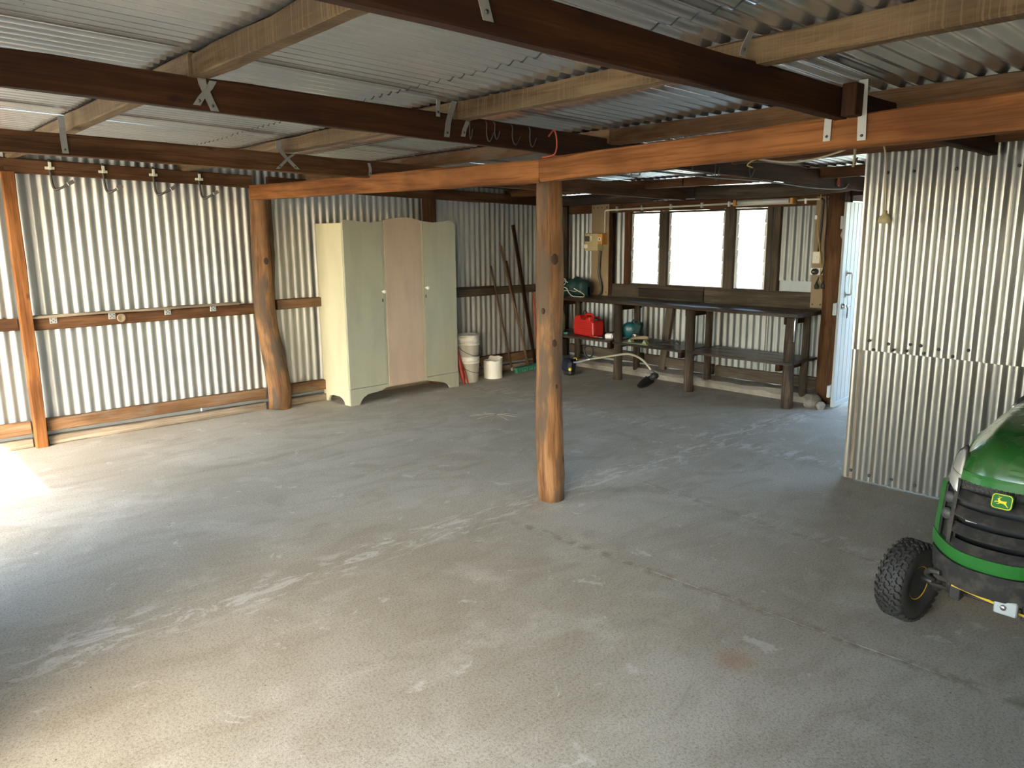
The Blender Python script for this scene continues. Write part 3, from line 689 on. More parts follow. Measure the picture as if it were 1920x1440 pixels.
pail('lower white plastic pail of the stacked pair beside the wardrobe', (5.275, 6.63, 0), .122, .140, .29, (.215, .245), .225, 'stacked white pails')
pail('upper white plastic pail stacked in another, brown smear on its side', (5.275, 6.63, .215), .123, .142, .315, (.205, .235), .20, 'stacked white pails')
cut = thing('cut_down_pail', 'short cut-down white pail standing right of the stacked pails', 'bucket', (5.63, 6.60, 0))
mb = MB(); vs = []; fs = []; sg = 32
for r_, z_, inn in ((.108, 0, 0), (.112, .23, 0), (.106, .23, 1), (.102, .01, 1)):
    for j in range(sg):
        a = 2*PI*j/sg; zz = z_
        if z_ > .2: zz = .235-.03*(1 if 1.2 < a < 4.9 else 0)+.004*math.sin(7*a)
        vs.append((5.63+r_*math.cos(a), 6.60+r_*math.sin(a), zz))
for i in range(3): fs += [(i*sg+j, i*sg+(j+1) % sg, (i+1)*sg+(j+1) % sg, (i+1)*sg+j) for j in range(sg)]
fs += [tuple(range(sg-1, -1, -1)), tuple(3*sg+j for j in range(sg))]
mb.add(vs, fs, None, False).build('body', 'plastic_pail', cut)
MB().lathe([(.10, .165), (.05, .18), (0, .178)], (5.63, 6.60, 0), None, 20).build('contents', 'dirt', cut)

# ---- folded red thing and sticks beside the wardrobe
t = thing('folded_umbrella', 'folded red umbrella leaning between the wardrobe and white pails', 'umbrella', (5.115, 6.50, 0))
pts = [Vector((5.12, 6.50, .0)), Vector((5.115, 6.52, .08)), Vector((5.105, 6.55, .22)), Vector((5.092, 6.60, .42)), Vector((5.09, 6.615, .47))]
MB().tube(pts, [.008, .022, .028, .022, .010], 8, wob=.15).build('canopy', 'paint_red', t)
MB().tube([(5.09, 6.615, .47), (5.083, 6.64, .58)], .006, 6).build('shaft', 'steel_dark', t)
sk = MB().tube([(5.165, 6.485, 0), (5.145, 6.53, .17), (5.11, 6.62, .40)], .0095, 8).build('red_stick', 'paint_red', at=(5.165, 6.485, 0))
tag(sk, 'thin red stick with bare wooden tip leaning beside the white pails', 'stick')

# ---- leaning tools in the corner
def stick(name, label, p0, p1, r, m_, cat='stick'):
    o = MB().tube([Vector(p0).lerp(Vector(p1), i/6) for i in range(7)], r, 8, wob=.03).build(name, m_, at=p0); return tag(o, label, cat)
st = thing('long_handled_tool', 'thin dark wooden handle with pale tip leaning left of the push broom', 'tool', (6.11, 6.80, 0))
MB().tube([Vector((6.09, 6.79, .03)).lerp(Vector((5.785, 6.80, 1.265)), i/5) for i in range(6)], .012, 8).build('handle', 'wood_handle', st)
MB().tube([(6.098, 6.79, .0), (6.09, 6.79, .04)], .014, 8).build('tip', 'plastic_cream', st)
br = thing('push_broom', 'wooden push broom with green head standing in the far corner', 'broom', (6.22, 6.64, 0))
MB().tube([Vector((6.235, 6.645, .05)).lerp(Vector((5.93, 6.79, 1.50)), i/6) for i in range(7)], .0145, 10).build('handle', 'wood_handle', br)
bm_ = Matrix.Rotation(math.radians(8), 3, 'Z')
MB().obox((6.20, 6.635, .055), (.45, .062, .028), bm_, .008).build('head', 'paint_green', br)
for kx in range(9): MB().obox(Vector((6.20, 6.635, .021))+bm_ @ Vector((-.19+.0475*kx, 0, 0)), (.040, .050, .042), bm_, .006).build('bristle_tuft', 'paint_green', br)
stick('wooden_stick', 'slim reddish stick leaning right behind the push broom handle', (6.32, 6.75, 0), (6.03, 6.80, 1.32), .010, 'wood_brown')
pk = MB().beam((6.45, 6.745, .012), (6.135, 6.80, 1.735), .045, .022, .003, .001, upv=(0, 1, 0)).build('timber_batten', 'wood_dark', at=(6.45, 6.745, 0)); tag(pk, 'tall dark timber batten leaning in the corner, highest of the leaning sticks', 'batten')
stick('red_pole', 'upright red pole leaning in the corner beside the bench end', (6.52, 6.77, .0), (6.46, 6.80, .92), .010, 'paint_red', 'pole')

# ---- workbench
wbn = thing('workbench', 'long dark timber workbench on log legs under the louvre windows', 'workbench', (6.80, 5.0, 0))
for x0, x1, c0, c1 in ((6.555, 6.715, 3.405, 6.72), (6.72, 6.88, 3.41, 6.72), (6.885, 7.045, 3.41, 6.72)):
    MB().beam(((x0+x1)/2, c0, .866), ((x0+x1)/2, c1, .866), x1-x0, .036, .004, .002).build('top_board', 'wood_bench', wbn)
for yy in (3.465, 4.56, 5.52, 6.46):
    mb = MB(); rr = .049 if yy != 3.465 else .051
    mb.tube([(6.565+random.uniform(-.006, .006), yy+random.uniform(-.008, .008), z) for z in (0, .2, .4, .6, .846)], [rr*1.06, rr, rr*.98, rr*.97, rr*.95], 14, wob=.05).build('leg', 'wood_bark', wbn)
    MB().tube([(6.93+random.uniform(-.006, .006), yy+.03+random.uniform(-.008, .008), z) for z in (0, .2, .4, .6, .846)], [.042, .038, .039, .037, .037], 12, wob=.05).build('leg', 'wood_bark', wbn)
    MB().box((6.60, yy+.045, .775), (7.03, yy+.095, .846), .003).build('bearer', 'wood_dark', wbn)
    MB().box((6.48, yy+.045, .352), (7.03, yy+.09, .420), .003).build('bearer', 'wood_dark', wbn)
for c0, c1, zz in ((5.56, 6.70, .445), (4.60, 5.53, .437), (3.42, 4.54, .440)):
    for x0, x1 in ((6.475, 6.66), (6.665, 6.85), (6.855, 7.02)):
        MB().beam(((x0+x1)/2, c0+random.uniform(0, .01), zz-.014), ((x0+x1)/2, c1, zz-.014), x1-x0, .026, .003, .002).build('shelf_board', 'wood_bench', wbn)
MB().tube([(6.50, 3.40, .86), (6.495, 3.395, .82), (6.495, 3.395, .64), (6.50, 3.41, .63)], .006, 6).build('hook_rod', 'chrome', wbn)

# ---- bag with white rope on the bench
bg_ = thing('green_bag', 'dark green rolled canvas bag lying on the left end of the workbench', 'bag', (6.80, 6.40, .884))
mb = MB()
def bagf(u_, v_):
    a = 2*PI*u_; t_ = v_; s_ = (6.19+.43*t_)
    e = max(.02, (1-abs(2*t_-1)**5))**.5; wv = 1+.06*math.sin(3*a+t_*8)+.05*math.sin(t_*17)
    return Vector((6.80+math.cos(a)*.125*e*wv, s_, .884+.098*max(.05, 1)*(1+math.sin(a)*.98)*(.80+.2*e)*(.75+.35*e)*1.0*wv))
mb.grid(bagf, 20, 16).build('body', 'bag_green', bg_)
MB().tube([(6.672, 6.20+.025*i, .955+.004*math.sin(i)) for i in range(18)], .003, 5).build('piping', 'rope', bg_)
rp = [(6.70, 6.44, 1.05), (6.66, 6.49, 1.075), (6.64, 6.52, 1.055), (6.63, 6.50, 1.02), (6.635, 6.45, 1.02), (6.645, 6.42, 1.06), (6.66, 6.45, 1.092), (6.655, 6.50, 1.088), (6.645, 6.515, 1.04), (6.64, 6.46, 1.00), (6.635, 6.40, .985), (6.63, 6.35, .93), (6.64, 6.30, .895), (6.66, 6.22, .891), (6.70, 6.18, .892), (6.72, 6.20, .92), (6.69, 6.27, .96), (6.68, 6.32, .985)]
tag(MB().tube(bez(rp, 6), .0055, 6).build('white_rope', 'rope', at=(6.64, 6.40, .89)), 'thin white rope looped over the dark green canvas bag', 'rope')

# ---- electrical things on the back wall
mt = thing('meter_box', 'beige electrical meter box on the left timber board by the windows', 'meter box', (7.03, 6.28, 1.42))
MB().box((6.93, 6.175, 1.425), (7.03, 6.385, 1.632), .006).build('case', 'plastic_beige', mt)
MB().box((6.926, 6.30, 1.535), (6.93, 6.375, 1.60)).build('rating_label', 'print_dark', mt); MB().box((6.9255, 6.27, 1.54), (6.93, 6.298, 1.60)).build('rating_label', 'paper', mt)
MB().box((6.9255, 6.335, 1.455), (6.93, 6.392, 1.50)).build('paper_label', 'paper', mt)
for z_ in (1.547, 1.562, 1.577): MB().box((6.9245, 6.272, z_), (6.9255, 6.296, z_+.004)).build('print_line', 'print_dark', mt)
io = thing('isolator_switch', 'small orange isolator box at the right of the beige meter box', 'switch', (7.03, 6.12, 1.50))
MB().box((6.925, 6.105, 1.50), (7.03, 6.172, 1.628), .005).build('case', 'plastic_orange', io)
MB().box((6.922, 6.12, 1.54), (6.926, 6.16, 1.585)).build('label', 'paper', io); MB().box((6.917, 6.132, 1.55), (6.922, 6.148, 1.575), .002).build('toggle', 'print_dark', io)
cd = thing('conduit_pipe', 'thin grey conduit pipe running along the plate above the louvre windows', 'conduit', (7.02, 5.3, 1.9))
cl = bez([(7.018, 6.137, 1.632), (7.018, 6.138, 1.80), (7.018, 6.138, 1.878), (7.02, 6.125, 1.895), (7.022, 6.10, 1.899)], 5)+[Vector((7.035, 4.40, 1.915))]
MB().tube(cl, .0105, 8).build('pipe', 'plastic_cream', cd)
MB().tube([(7.035, 3.73, 1.921), (7.02, 3.52, 1.923), (7.015, 3.478, 1.920)], .0105, 8).build('pipe', 'plastic_cream', cd)
for yy in (5.97, 5.60, 5.20, 4.80, 4.47, 3.64): MB().box((7.020, yy-.012, 1.885), (7.05, yy+.012, 1.937), .003).build('saddle_clip', 'aluminium', cd)
cd2 = tag(MB().tube(bez([(7.005, 3.478, 1.925), (7.005, 3.462, 1.915), (7.008, 3.457, 1.88), (7.010, 3.468, 1.60), (7.012, 3.478, 1.44)], 6), .010, 8).build('conduit_pipe', 'plastic_grey', at=(7.012, 3.478, 1.44)), 'grey conduit pipe dropping down the right board to the switch box', 'conduit')
tag(MB().tube(bez([(7.012, 6.20, 1.425), (7.01, 6.205, 1.36), (7.008, 6.215, 1.16), (7.00, 6.185, 1.06), (6.99, 6.16, .98), (7.0, 6.18, .91), (7.01, 6.215, .892)], 6), .016, 8).build('flexible_conduit', 'plastic_grey', at=(7.01, 6.21, .89)), 'dark flexible conduit hanging below the beige meter box to the bench', 'conduit')
fl_ = thing('fluorescent_light', 'white fluorescent tube light fixed above the right-hand louvre window', 'light fitting', (7.04, 4.06, 1.915))
MB().box((6.995, 3.735, 1.888), (7.05, 4.385, 1.942), .006).build('batten', 'plastic_cream', fl_)
MB().tube([(6.978, 3.78, 1.915), (6.978, 4.34, 1.915)], .019, 12).build('tube', 'fluoro_tube', fl_)
for yy in (3.75, 4.365): MB().box((6.955, yy-.018, 1.885), (7.03, yy+.018, 1.945), .005).build('end_cap', 'plastic_orange', fl_)
sw = thing('switch_box', 'cream switch box on the right timber board above the power outlet', 'switch', (7.03, 3.48, 1.38))
MB().box((6.985, 3.445, 1.328), (7.03, 3.518, 1.440), .005).build('case', 'plastic_cream', sw); MB().box((6.98, 3.47, 1.372), (6.986, 3.492, 1.394), .002).build('rocker', 'paper', sw)
po = thing('power_outlet', 'white double power outlet with black plug on the right timber board', 'power outlet', (7.03, 3.48, 1.25))
MB().box((7.012, 3.424, 1.220), (7.03, 3.545, 1.288), .004).build('face_plate', 'plastic_white', po)
pl_ = MB().lathe([(.030, 0), (.030, .03), (.024, .045), (0, .046)], (7.012, 3.488, 1.252), rotm('Y', -PI/2), 18).build('plug', 'plastic_black', po)
MB().box((6.964, 3.478, 1.248), (6.967, 3.500, 1.254)).build('print_line', 'paper', pl_)
def cable(name, label, pts, r, m_, cat='cable', n=6): return tag(MB().tube(bez(pts, n), r, 6).build(name, m_, at=pts[-1]), label, cat)
cable('black_cable', 'black cable hanging down beside the right timber board by the door', [(7.02, 3.39, 1.965), (7.012, 3.385, 1.90), (7.012, 3.385, 1.70), (7.012, 3.39, 1.50), (7.01, 3.41, 1.30), (6.995, 3.445, 1.20), (6.98, 3.455, 1.155)], .0065, 'rubber_cable')
cable('black_cable', 'second black cable looping to a black plug below the power outlet', [(6.99, 3.42, 1.96), (6.99, 3.405, 1.75), (6.985, 3.405, 1.50), (6.985, 3.39, 1.32), (6.98, 3.37, 1.22), (6.98, 3.385, 1.14)], .006, 'rubber_cable')
cable('yellow_cable', 'yellow cable hanging from the rafter in front of the right timber board', [(6.96, 3.46, 2.0), (6.965, 3.465, 1.85), (6.97, 3.475, 1.65), (6.98, 3.455, 1.50), (6.98, 3.425, 1.32), (6.975, 3.425, 1.20), (6.975, 3.41, 1.15)], .0045, 'cable_yellow')
for (yy, zz, lab) in ((3.455, 1.12, 'black cord plug hanging lowest below the white power outlet'), (3.39, 1.125, 'black cord plug hanging nearest the door below the outlet')):
    tag(MB().lathe([(0, -.03), (.018, -.028), (.022, 0), (.012, .022), (.006, .04)], (6.978, yy, zz), None, 12).build('cord_plug', 'plastic_black', at=(6.978, yy, zz-.03)), lab, 'plug')
tag(MB().box((7.0, 3.505, 1.735), (7.031, 3.53, 1.775), .003).build('white_clip', 'plastic_white', at=(7.03, 3.517, 1.735)), 'tiny white clip screwed near the top of the right timber board', 'clip')

# ---- things on the lower shelf
gb = thing('gas_bottle', 'olive green gas bottle on the shelf just right of the central post', 'gas bottle', (6.68, 6.595, .446))
MB().lathe([(.085, 0), (.095, .02), (.095, .20), (.08, .25), (.04, .275), (.03, .28)], (6.68, 6.595, .446), None, 24).build('tank', 'tank_olive', gb)
MB().lathe([(.022, 0), (.022, .035), (.012, .04), (0, .041)], (6.68, 6.595, .725), None, 14).build('valve', 'plastic_yellow', gb)
tb = thing('round_canister', 'round cream canister on the shelf behind the red jerrycan', 'canister', (6.86, 6.33, .446))
MB().lathe([(0, 0), (.05, .004), (.09, .03), (.105, .085), (.105, .10), (.09, .155), (.05, .185), (.022, .19)], (6.86, 6.33, .446), None, 24).build('body', 'tank_cream', tb)
MB().lathe([(.03, 0), (.03, .022), (0, .024)], (6.86, 6.33, .635), None, 14).build('cap', 'plastic_black', tb)
hs = bez([(6.86, 6.33, .66), (6.85, 6.31, .70), (6.83, 6.27, .71), (6.82, 6.22, .68)], 6); MB().tube(hs, .007, 6).build('hose', 'rubber_cable', tb)
jc = thing('jerrycan', 'bright red plastic fuel jerrycan on the left of the lower shelf', 'jerrycan', (6.66, 6.08, .446))
jm = Matrix.Rotation(math.radians(-8), 3, 'Z'); J0 = Vector((6.665, 6.065, .446))
def jpt(x_, y_, z_): return J0+jm @ Vector((x_, y_, z_))
# side outline (y along, z up), extruded across x with rounded edges
out = [(-.19, .02), (-.175, .0), (.165, .0), (.185, .02), (.190, .15), (.165, .205), (.145, .232), (.06, .240), (.045, .215), (.04, .198), (-.05, .196), (-.08, .225), (-.115, .228), (-.125, .19), (-.165, .185), (-.185, .165)]
def jcan(scale, xw): return [(a*scale, .12+(b-.12)*scale, xw) for a, b in out]
rings = [jcan(.90, -.085), jcan(.97, -.077), jcan(1., -.06), jcan(1., .06), jcan(.97, .077), jcan(.90, .085)]
vs = [jpt(c, a, b) for r_ in rings for a, b, c in r_]; n_ = len(out)
fs = [(i*n_+j, i*n_+(j+1) % n_, (i+1)*n_+(j+1) % n_, (i+1)*n_+j) for i in range(5) for j in range(n_)]+[tuple(range(n_)), tuple(5*n_+j for j in range(n_))]
MB().add(vs, fs).build('body', 'plastic_red', jc)
for z_ in (.05, .075, .10, .125, .15): MB().obox(jpt(-.085, -.02, z_), (.008, .24, .012), jm, .003).build('side_rib', 'plastic_red', jc)
MB().tube([jpt(0, .055, .222), jpt(0, .03, .250), jpt(0, -.06, .252), jpt(0, -.095, .222)], .014, 8).build('handle', 'plastic_red', jc)
MB().lathe([(.026, 0), (.026, .028), (.02, .032), (0, .032)], jpt(0, -.135, .182), jm @ rotm('X', math.radians(25)), 14).build('cap', 'plastic_black', jc)
# blower
bl = thing('leaf_blower', 'teal and black leaf blower lying on the shelf behind the bench leg', 'blower', (6.70, 5.45, .44))
MB().lathe([(0, -.055), (.06, -.052), (.088, -.03), (.092, 0), (.088, .03), (.06, .052), (0, .055)], (6.70, 5.47, .555), rotm('Z', .5) @ rotm('Y', PI/2), 24).build('fan_housing', 'plastic_teal', bl)
MB().obox((6.70, 5.35, .575), (.09, .085, .16), rotm('X', .25), .02).build('motor_housing', 'bag_green', bl)
MB().obox((6.68, 5.34, .49), (.10, .12, .085), rotm('Z', .2), .02).build('engine_base', 'plastic_black', bl)
MB().tube(bez([(6.69, 5.43, .645), (6.69, 5.40, .672), (6.69, 5.34, .675), (6.69, 5.31, .63)], 5), .013, 8).build('handle', 'plastic_black', bl)
MB().tube([(6.70, 5.54, .52), (6.66, 5.64, .50), (6.645, 5.74, .485)], [.045, .034, .028], 14).build('nozzle', 'plastic_black', bl)
MB().box((6.628, 5.325, .50), (6.632, 5.365, .522)).build('rating_label', 'paper', bl)
MB().obox((6.585, 5.665, .478), (.07, .10, .06), rotm('Z', .3), .014).build('air_filter_cover', 'plastic_white', bl)
ff_ = thing('plaster_float', 'pale green plastering float with wooden handle on the middle shelf', 'float', (6.56, 5.22, .43))
fm = Matrix.Rotation(math.radians(4), 3, 'Z')
MB().obox((6.555, 5.235, .442), (.11, .33, .008), fm, .002).build('plate', 'float_green', ff_)
MB().prism([(0, 0), (.06, 0), (.03, .04)], (6.53, 5.36, .446), (0, -1, 0), (0, 0, 1), (.05, 0, 0)).build('bracket', 'float_green', ff_)
MB().prism([(0, 0), (.06, 0), (.03, .045)], (6.53, 5.16, .446), (0, -1, 0), (0, 0, 1), (.05, 0, 0)).build('bracket', 'float_green', ff_)
MB().tube([(6.555, 5.33, .482), (6.555, 5.24, .50), (6.555, 5.15, .512), (6.555, 5.09, .510)], [.012, .016, .019, .015], 12).build('grip', 'wood_ply', ff_)
cable('black_cable', 'loop of black cable lying on the middle shelf right of the float', [(6.70, 5.10, .447), (6.72, 5.02, .458), (6.74, 4.93, .49), (6.76, 4.86, .47), (6.74, 4.82, .448), (6.68, 4.90, .447), (6.66, 5.05, .447)], .005, 'rubber_cable')
cl2 = tag(MB().obox((6.56, 6.33, .458), (.05, .05, .025), rotm('Z', .4), .006).build('small_parts_tin', 'paint_green', at=(6.56, 6.33, .446)), 'small green tin at the shelf edge left of the red jerrycan', 'tin')
hand = thing('hand_tools', 'red-handled pliers lying on the shelf right of the red jerrycan', 'pliers', (6.56, 5.86, .446))
for s_ in (-1, 1): MB().tube([(6.56+.018*s_, 5.93, .4545), (6.56+.012*s_, 5.86, .4545), (6.56, 5.81, .4545)], .007, 6).build('handle', 'paint_red', hand)
MB().tube([(6.56, 5.81, .452), (6.565, 5.76, .452)], [.010, .005], 6).build('jaw', 'steel', hand)

# ---- line trimmer on the floor
tr = thing('line_trimmer', 'curved-shaft line trimmer lying on the floor in front of the bench', 'trimmer', (6.38, 5.6, 0))
def tp(s_, z_, dx=0.): return Vector((6.38+dx, 6.05-s_, z_))
MB().tube(bez([tp(.02, .155), tp(.10, .170), tp(.28, .225)], 4), .011, 8).build('upper_shaft', 'aluminium', tr)
MB().tube(bez([tp(.28, .225), tp(.542, .282), tp(.732, .326), tp(.844, .341), tp(.954, .325), tp(1.049, .283), tp(1.122, .223), tp(1.15, .195)], 6), .0115, 8).build('curved_shaft', 'shaft_tan', tr)
MB().obox(tp(-.06, .115), (.13, .16, .15), rotm('X', .1), .03).build('engine_cover', 'plastic_blue', tr)
MB().lathe([(.05, 0), (.055, .02), (.04, .05), (0, .052)], tp(-.14, .11), rotm('X', -PI/2), 16).build('starter_cover', 'plastic_black', tr)
MB().obox(tp(-.04, .035, -.01), (.11, .12, .07), rotm('X', 0), .02).build('fuel_tank', 'plastic_black', tr)
MB().lathe([(.020, 0), (.020, .02), (0, .024)], tp(.02, .075, -.05), rotm('Y', -1.2), 12).build('fuel_cap', 'plastic_yellow', tr)
MB().tube([tp(.02, .20), tp(.05, .215), tp(.07, .19)], .006, 6).build('throttle_trigger', 'plastic_yellow', tr)
hp = [tp(.255, .228), tp(.20, .27), tp(.185, .325), tp(.205, .362), tp(.25, .37), tp(.295, .362), tp(.315, .33), tp(.305, .27), tp(.262, .228)]
MB().tube(bez(hp, 4), .010, 8).build('loop_handle', 'plastic_black', tr)
MB().lathe([(.03, 0), (.048, .012), (.05, .04), (.032, .06), (.018, .075)], tp(1.20, .115), rotm('X', math.radians(-30)), 16).build('spool_head', 'plastic_black', tr)
MB().tube([tp(1.14, .205), tp(1.165, .18), tp(1.19, .15)], [.016, .022, .02], 10).build('gear_case', 'steel', tr)
gd = MB()
def gf(u_, v_):
    a = -.85+1.7*u_; r_ = .05+.14*v_
    base = tp(1.135, .165); ax = Vector((0, .62, -.78)).normalized(); sd = Vector((1, 0, 0)); nn = ax.cross(sd)
    return base+ax*(r_*math.cos(a))+sd*(r_*math.sin(a))+nn*(.03*v_*v_)
gd.grid(gf, 12, 6); g_o = gd.build('guard', 'plastic_black', tr); sm_ = g_o.modifiers.new('thick', 'SOLIDIFY'); sm_.thickness = .006

# ---- concrete lump at the bench foot
def lump(label, c, r, seed):
    rnd = random.Random(seed); mb = MB(); dirs = [Vector((rnd.uniform(-1, 1), rnd.uniform(-1, 1), rnd.uniform(-1, 1))).normalized() for _ in range(9)]; ds = [rnd.uniform(.72, .95) for _ in range(9)]
    def f(u_, v_):
        a = 2*PI*u_; b = PI*v_; d = Vector((math.sin(b)*math.cos(a), math.sin(b)*math.sin(a), math.cos(b)))
        k_ = min([1.]+[s_/max(.05, d.dot(q)) for q, s_ in zip(dirs, ds) if d.dot(q) > .1])
        p = Vector(c)+Vector((d.x*r[0], d.y*r[1], d.z*r[2]))*k_; p.z = max(.0, p.z); return p
    mb.grid(f, 18, 12, False); return tag(mb.build('concrete_lump', 'kerb', at=(c[0], c[1], 0)), label, 'rubble')
lump('rough concrete lump on the floor beside the right front bench leg', (6.80, 3.335, .045), (.13, .07, .075), 3)
lump('broken concrete lump nearest the open door', (6.735, 3.215, .03), (.05, .04, .045), 8)

# ---- hooks along the left wall plate
hx = ((1.395, 2.139, .055, 'first from the open side, wide upturned end'), (1.764, 2.130, .030, 'second from the open side, narrow upturned end'), (2.141, 2.123, .065, 'third from the open side, longest upturned end'), (2.513, 2.104, .045, 'nearest the log post'))
for xk, zk, ln, lab in hx:
    t = thing('wall_hook', 'bent steel hook on left wall plate, '+lab, 'hook', (xk, 6.80, zk-.16), 'hooks on the left wall plate')
    MB().tube(bez([(xk, 6.797, zk+.065), (xk, 6.797, zk), (xk+.004, 6.796, zk-.10), (xk+.010, 6.785, zk-.145), (xk+.03, 6.765, zk-.158), (xk+.055+ln, 6.72, zk-.135+ln*.4)], 4), .0095, 8).build('rod', 'steel_dark', t)
    MB().obox((xk+.058+ln, 6.715, zk-.130+ln*.4), (.05, .006, .03), rotm('Y', -.5), .002).build('end_plate', 'steel', t)
    MB().box((xk-.032, 6.790, zk-.010), (xk+.032, 6.804, zk+.010), .002).build('saddle', 'plastic_cream', t)
    MB().box((xk-.010, 6.784, zk-.012), (xk+.012, 6.79, zk+.045), .002).build('saddle_tab', 'plastic_cream', t)
# square nail plates on the middle girt
for xk, lab in ((1.299, 'nearest the open side'), (1.721, 'beside the round clay wasp nest'), (2.161, 'third from the open side'), (2.549, 'nearest the log post')):
    zk = .962+.007*(xk-1.3)
    t = thing('nail_plate', 'small square perforated metal plate on the left middle girt, '+lab, 'plate', (xk, 6.816, zk), 'plates on the left middle girt')
    MB().box((xk-.026, 6.814, zk-.002), (xk+.026, 6.819, zk+.046), .001).build('plate', 'aluminium', t)
    for a, b in ((-.015, .010), (.013, .012), (0, .022), (-.013, .034), (.015, .033)): MB().lathe([(.0045, 0), (.0045, .0012), (0, .0013)], (xk+a, 6.8142, zk+b), rotm('X', PI/2), 8).build('hole', 'print_dark', t)
ws_ = MB()
ws_.lathe([(.034, 0), (.035, .006), (.027, .012), (.025, .006), (.017, .013), (.013, .006), (0, .010)], (1.79, 6.818, .968), rotm('X', PI/2), 18)
tag(ws_.build('wasp_nest', 'wasp_clay', at=(1.79, 6.818, .968)), 'round pale clay wasp nest stuck on the left middle girt', 'nest')

# ---- wire hooks hung over rafter and bearer
def whook(label, x_, y_, ztop, ln, wd, m_='steel_dark', ax=(1, 0, 0), r=.003):
    a = Vector(ax); p = Vector((x_, y_, ztop)); pts = [p+Vector((0, .05, -.005)), p+Vector((0, .03, .012)), p+Vector((0, 0, .004)), p-Vector((0, 0, ln*.6)), p+a*wd*.25-Vector((0, 0, ln)), p+a*wd*.6-Vector((0, 0, ln*.9)), p+a*wd-Vector((0, 0, ln*.45))]
    return tag(MB().tube(bez(pts, 5), r, 6).build('wire_hook', m_, at=p), label, 'hook', 'wire hooks over the long rafter')
ywh = 3.058
for x_, ln, wd, lab in ((2.475, .085, .02, 'leftmost wire hook on the long rafter, beside the metal strap'), (2.585, .085, .05, 'wide wire hook second along the long rafter from the strap'), (2.64, .07, .035, 'short wire hook third along the long rafter from the strap'),
                        (2.76, .085, .06, 'wide wire hook fourth along the long rafter from the strap'), (2.885, .085, .05, 'wire hook on the long rafter nearest the central post')):
    whook(lab, x_, ywh, 2.232-.0204*x_-.018, ln, wd)
for x_, ln, wd, lab in ((4.35, .10, .02, 'straight wire hook on the rafter just behind the bearer'), (4.62, .15, .05, 'long black wire hook on the rafter above the switchboard side'), (5.05, .10, .07, 'curled wire hook on the rafter above the middle window')):
    whook(lab, x_, ywh, 2.232-.0204*x_-.018, ln, wd)
cable('red_rope', 'red cord looped around rafter and bearer above the central post', [(3.02, 3.055, 2.13), (3.06, 3.05, 2.165), (3.08, 3.05, 2.10), (3.075, 3.06, 2.045), (3.06, 3.10, 2.032), (3.08, 3.16, 2.034)], .0045, 'cable_red', 'cord')
cable('red_rope', 'short red cord hanging on the rafter end above the right board', [(6.40, 3.055, 2.12), (6.42, 3.053, 2.06), (6.41, 3.053, 2.01), (6.44, 3.053, 2.0), (6.43, 3.053, 2.08)], .006, 'cable_red', 'cord')
cable('grey_cable', 'grey cable running along the lower edge of the long rafter', [(3.9, 3.055, 1.995), (4.6, 3.055, 1.985), (5.3, 3.055, 1.985), (6.0, 3.055, 1.965), (6.5, 3.055, 1.975), (6.62, 3.055, 2.02)], .006, 'plastic_grey')
sq = tag(MB().tube(bez([(3.72, 3.06, 2.03), (3.72, 3.058, 1.985), (3.725, 3.057, 1.962), (3.80, 3.057, 1.960), (3.81, 3.058, 1.985), (3.81, 3.06, 2.03)], 5), .006, 8).build('steel_loop', 'steel', at=(3.72, 3.06, 2.03)), 'square bent steel loop hanging behind the bearer beside the post', 'loop')
cable('yellow_cable', 'yellow cable sagging under the roof sheets behind the bearer', [(3.5, 1.55, 2.03), (3.7, 1.75, 1.99), (4.0, 2.15, 1.985), (4.3, 2.6, 2.06), (4.6, 2.8, 2.12)], .005, 'cable_tan')
cable('yellow_cable', 'yellow cable stapled along the purlin near the partition', [(4.82, 2.30, 2.12), (4.815, 2.6, 2.115), (4.815, 2.85, 2.105), (4.81, 2.93, 2.07), (4.83, 2.9, 2.05)], .005, 'cable_yellow')
cable('yellow_cable', 'short yellow cable drooping between bearer and partition edge', [(3.2, 1.46, 1.965), (3.9, 1.78, 1.94), (4.5, 2.06, 1.99), (4.86, 2.20, 2.06)], .006, 'cable_tan')
# pendant lamp holder
pd = thing('pendant_lamp_holder', 'empty tan bulb holder hanging on a cord before the corrugated partition', 'lamp holder', (4.72, 1.945, 1.66))
MB().tube(bez([(4.55, 1.93, 2.14), (4.68, 1.955, 2.05), (4.71, 1.952, 1.90), (4.72, 1.945, 1.735)], 5), .0055, 6).build('cord', 'cable_tan', pd)
MB().lathe([(.006, .075), (.012, .072), (.013, .055), (.030, .040), (.038, .015), (.036, .0), (.030, .0), (.028, .02), (0, .03)], (4.72, 1.945, 1.66), None, 18).build('holder', 'plastic_beige', pd)
# dried grass head on the floor
sg_ = thing('dry_seed_head', 'star-shaped dry grass seed head lying on the middle of the floor', 'seed head', (4.40, 5.12, 0))
for i in range(9):
    a = i*2*PI/9+.3; ln = random.uniform(.10, .26)
    MB().tube([(4.40, 5.12, .012), (4.40+ln*.5*math.cos(a), 5.12+ln*.5*math.sin(a), .010), (4.40+ln*math.cos(a), 5.12+ln*math.sin(a), .003)], [.002, .002, .0012], 5).build('stalk', 'straw', sg_)

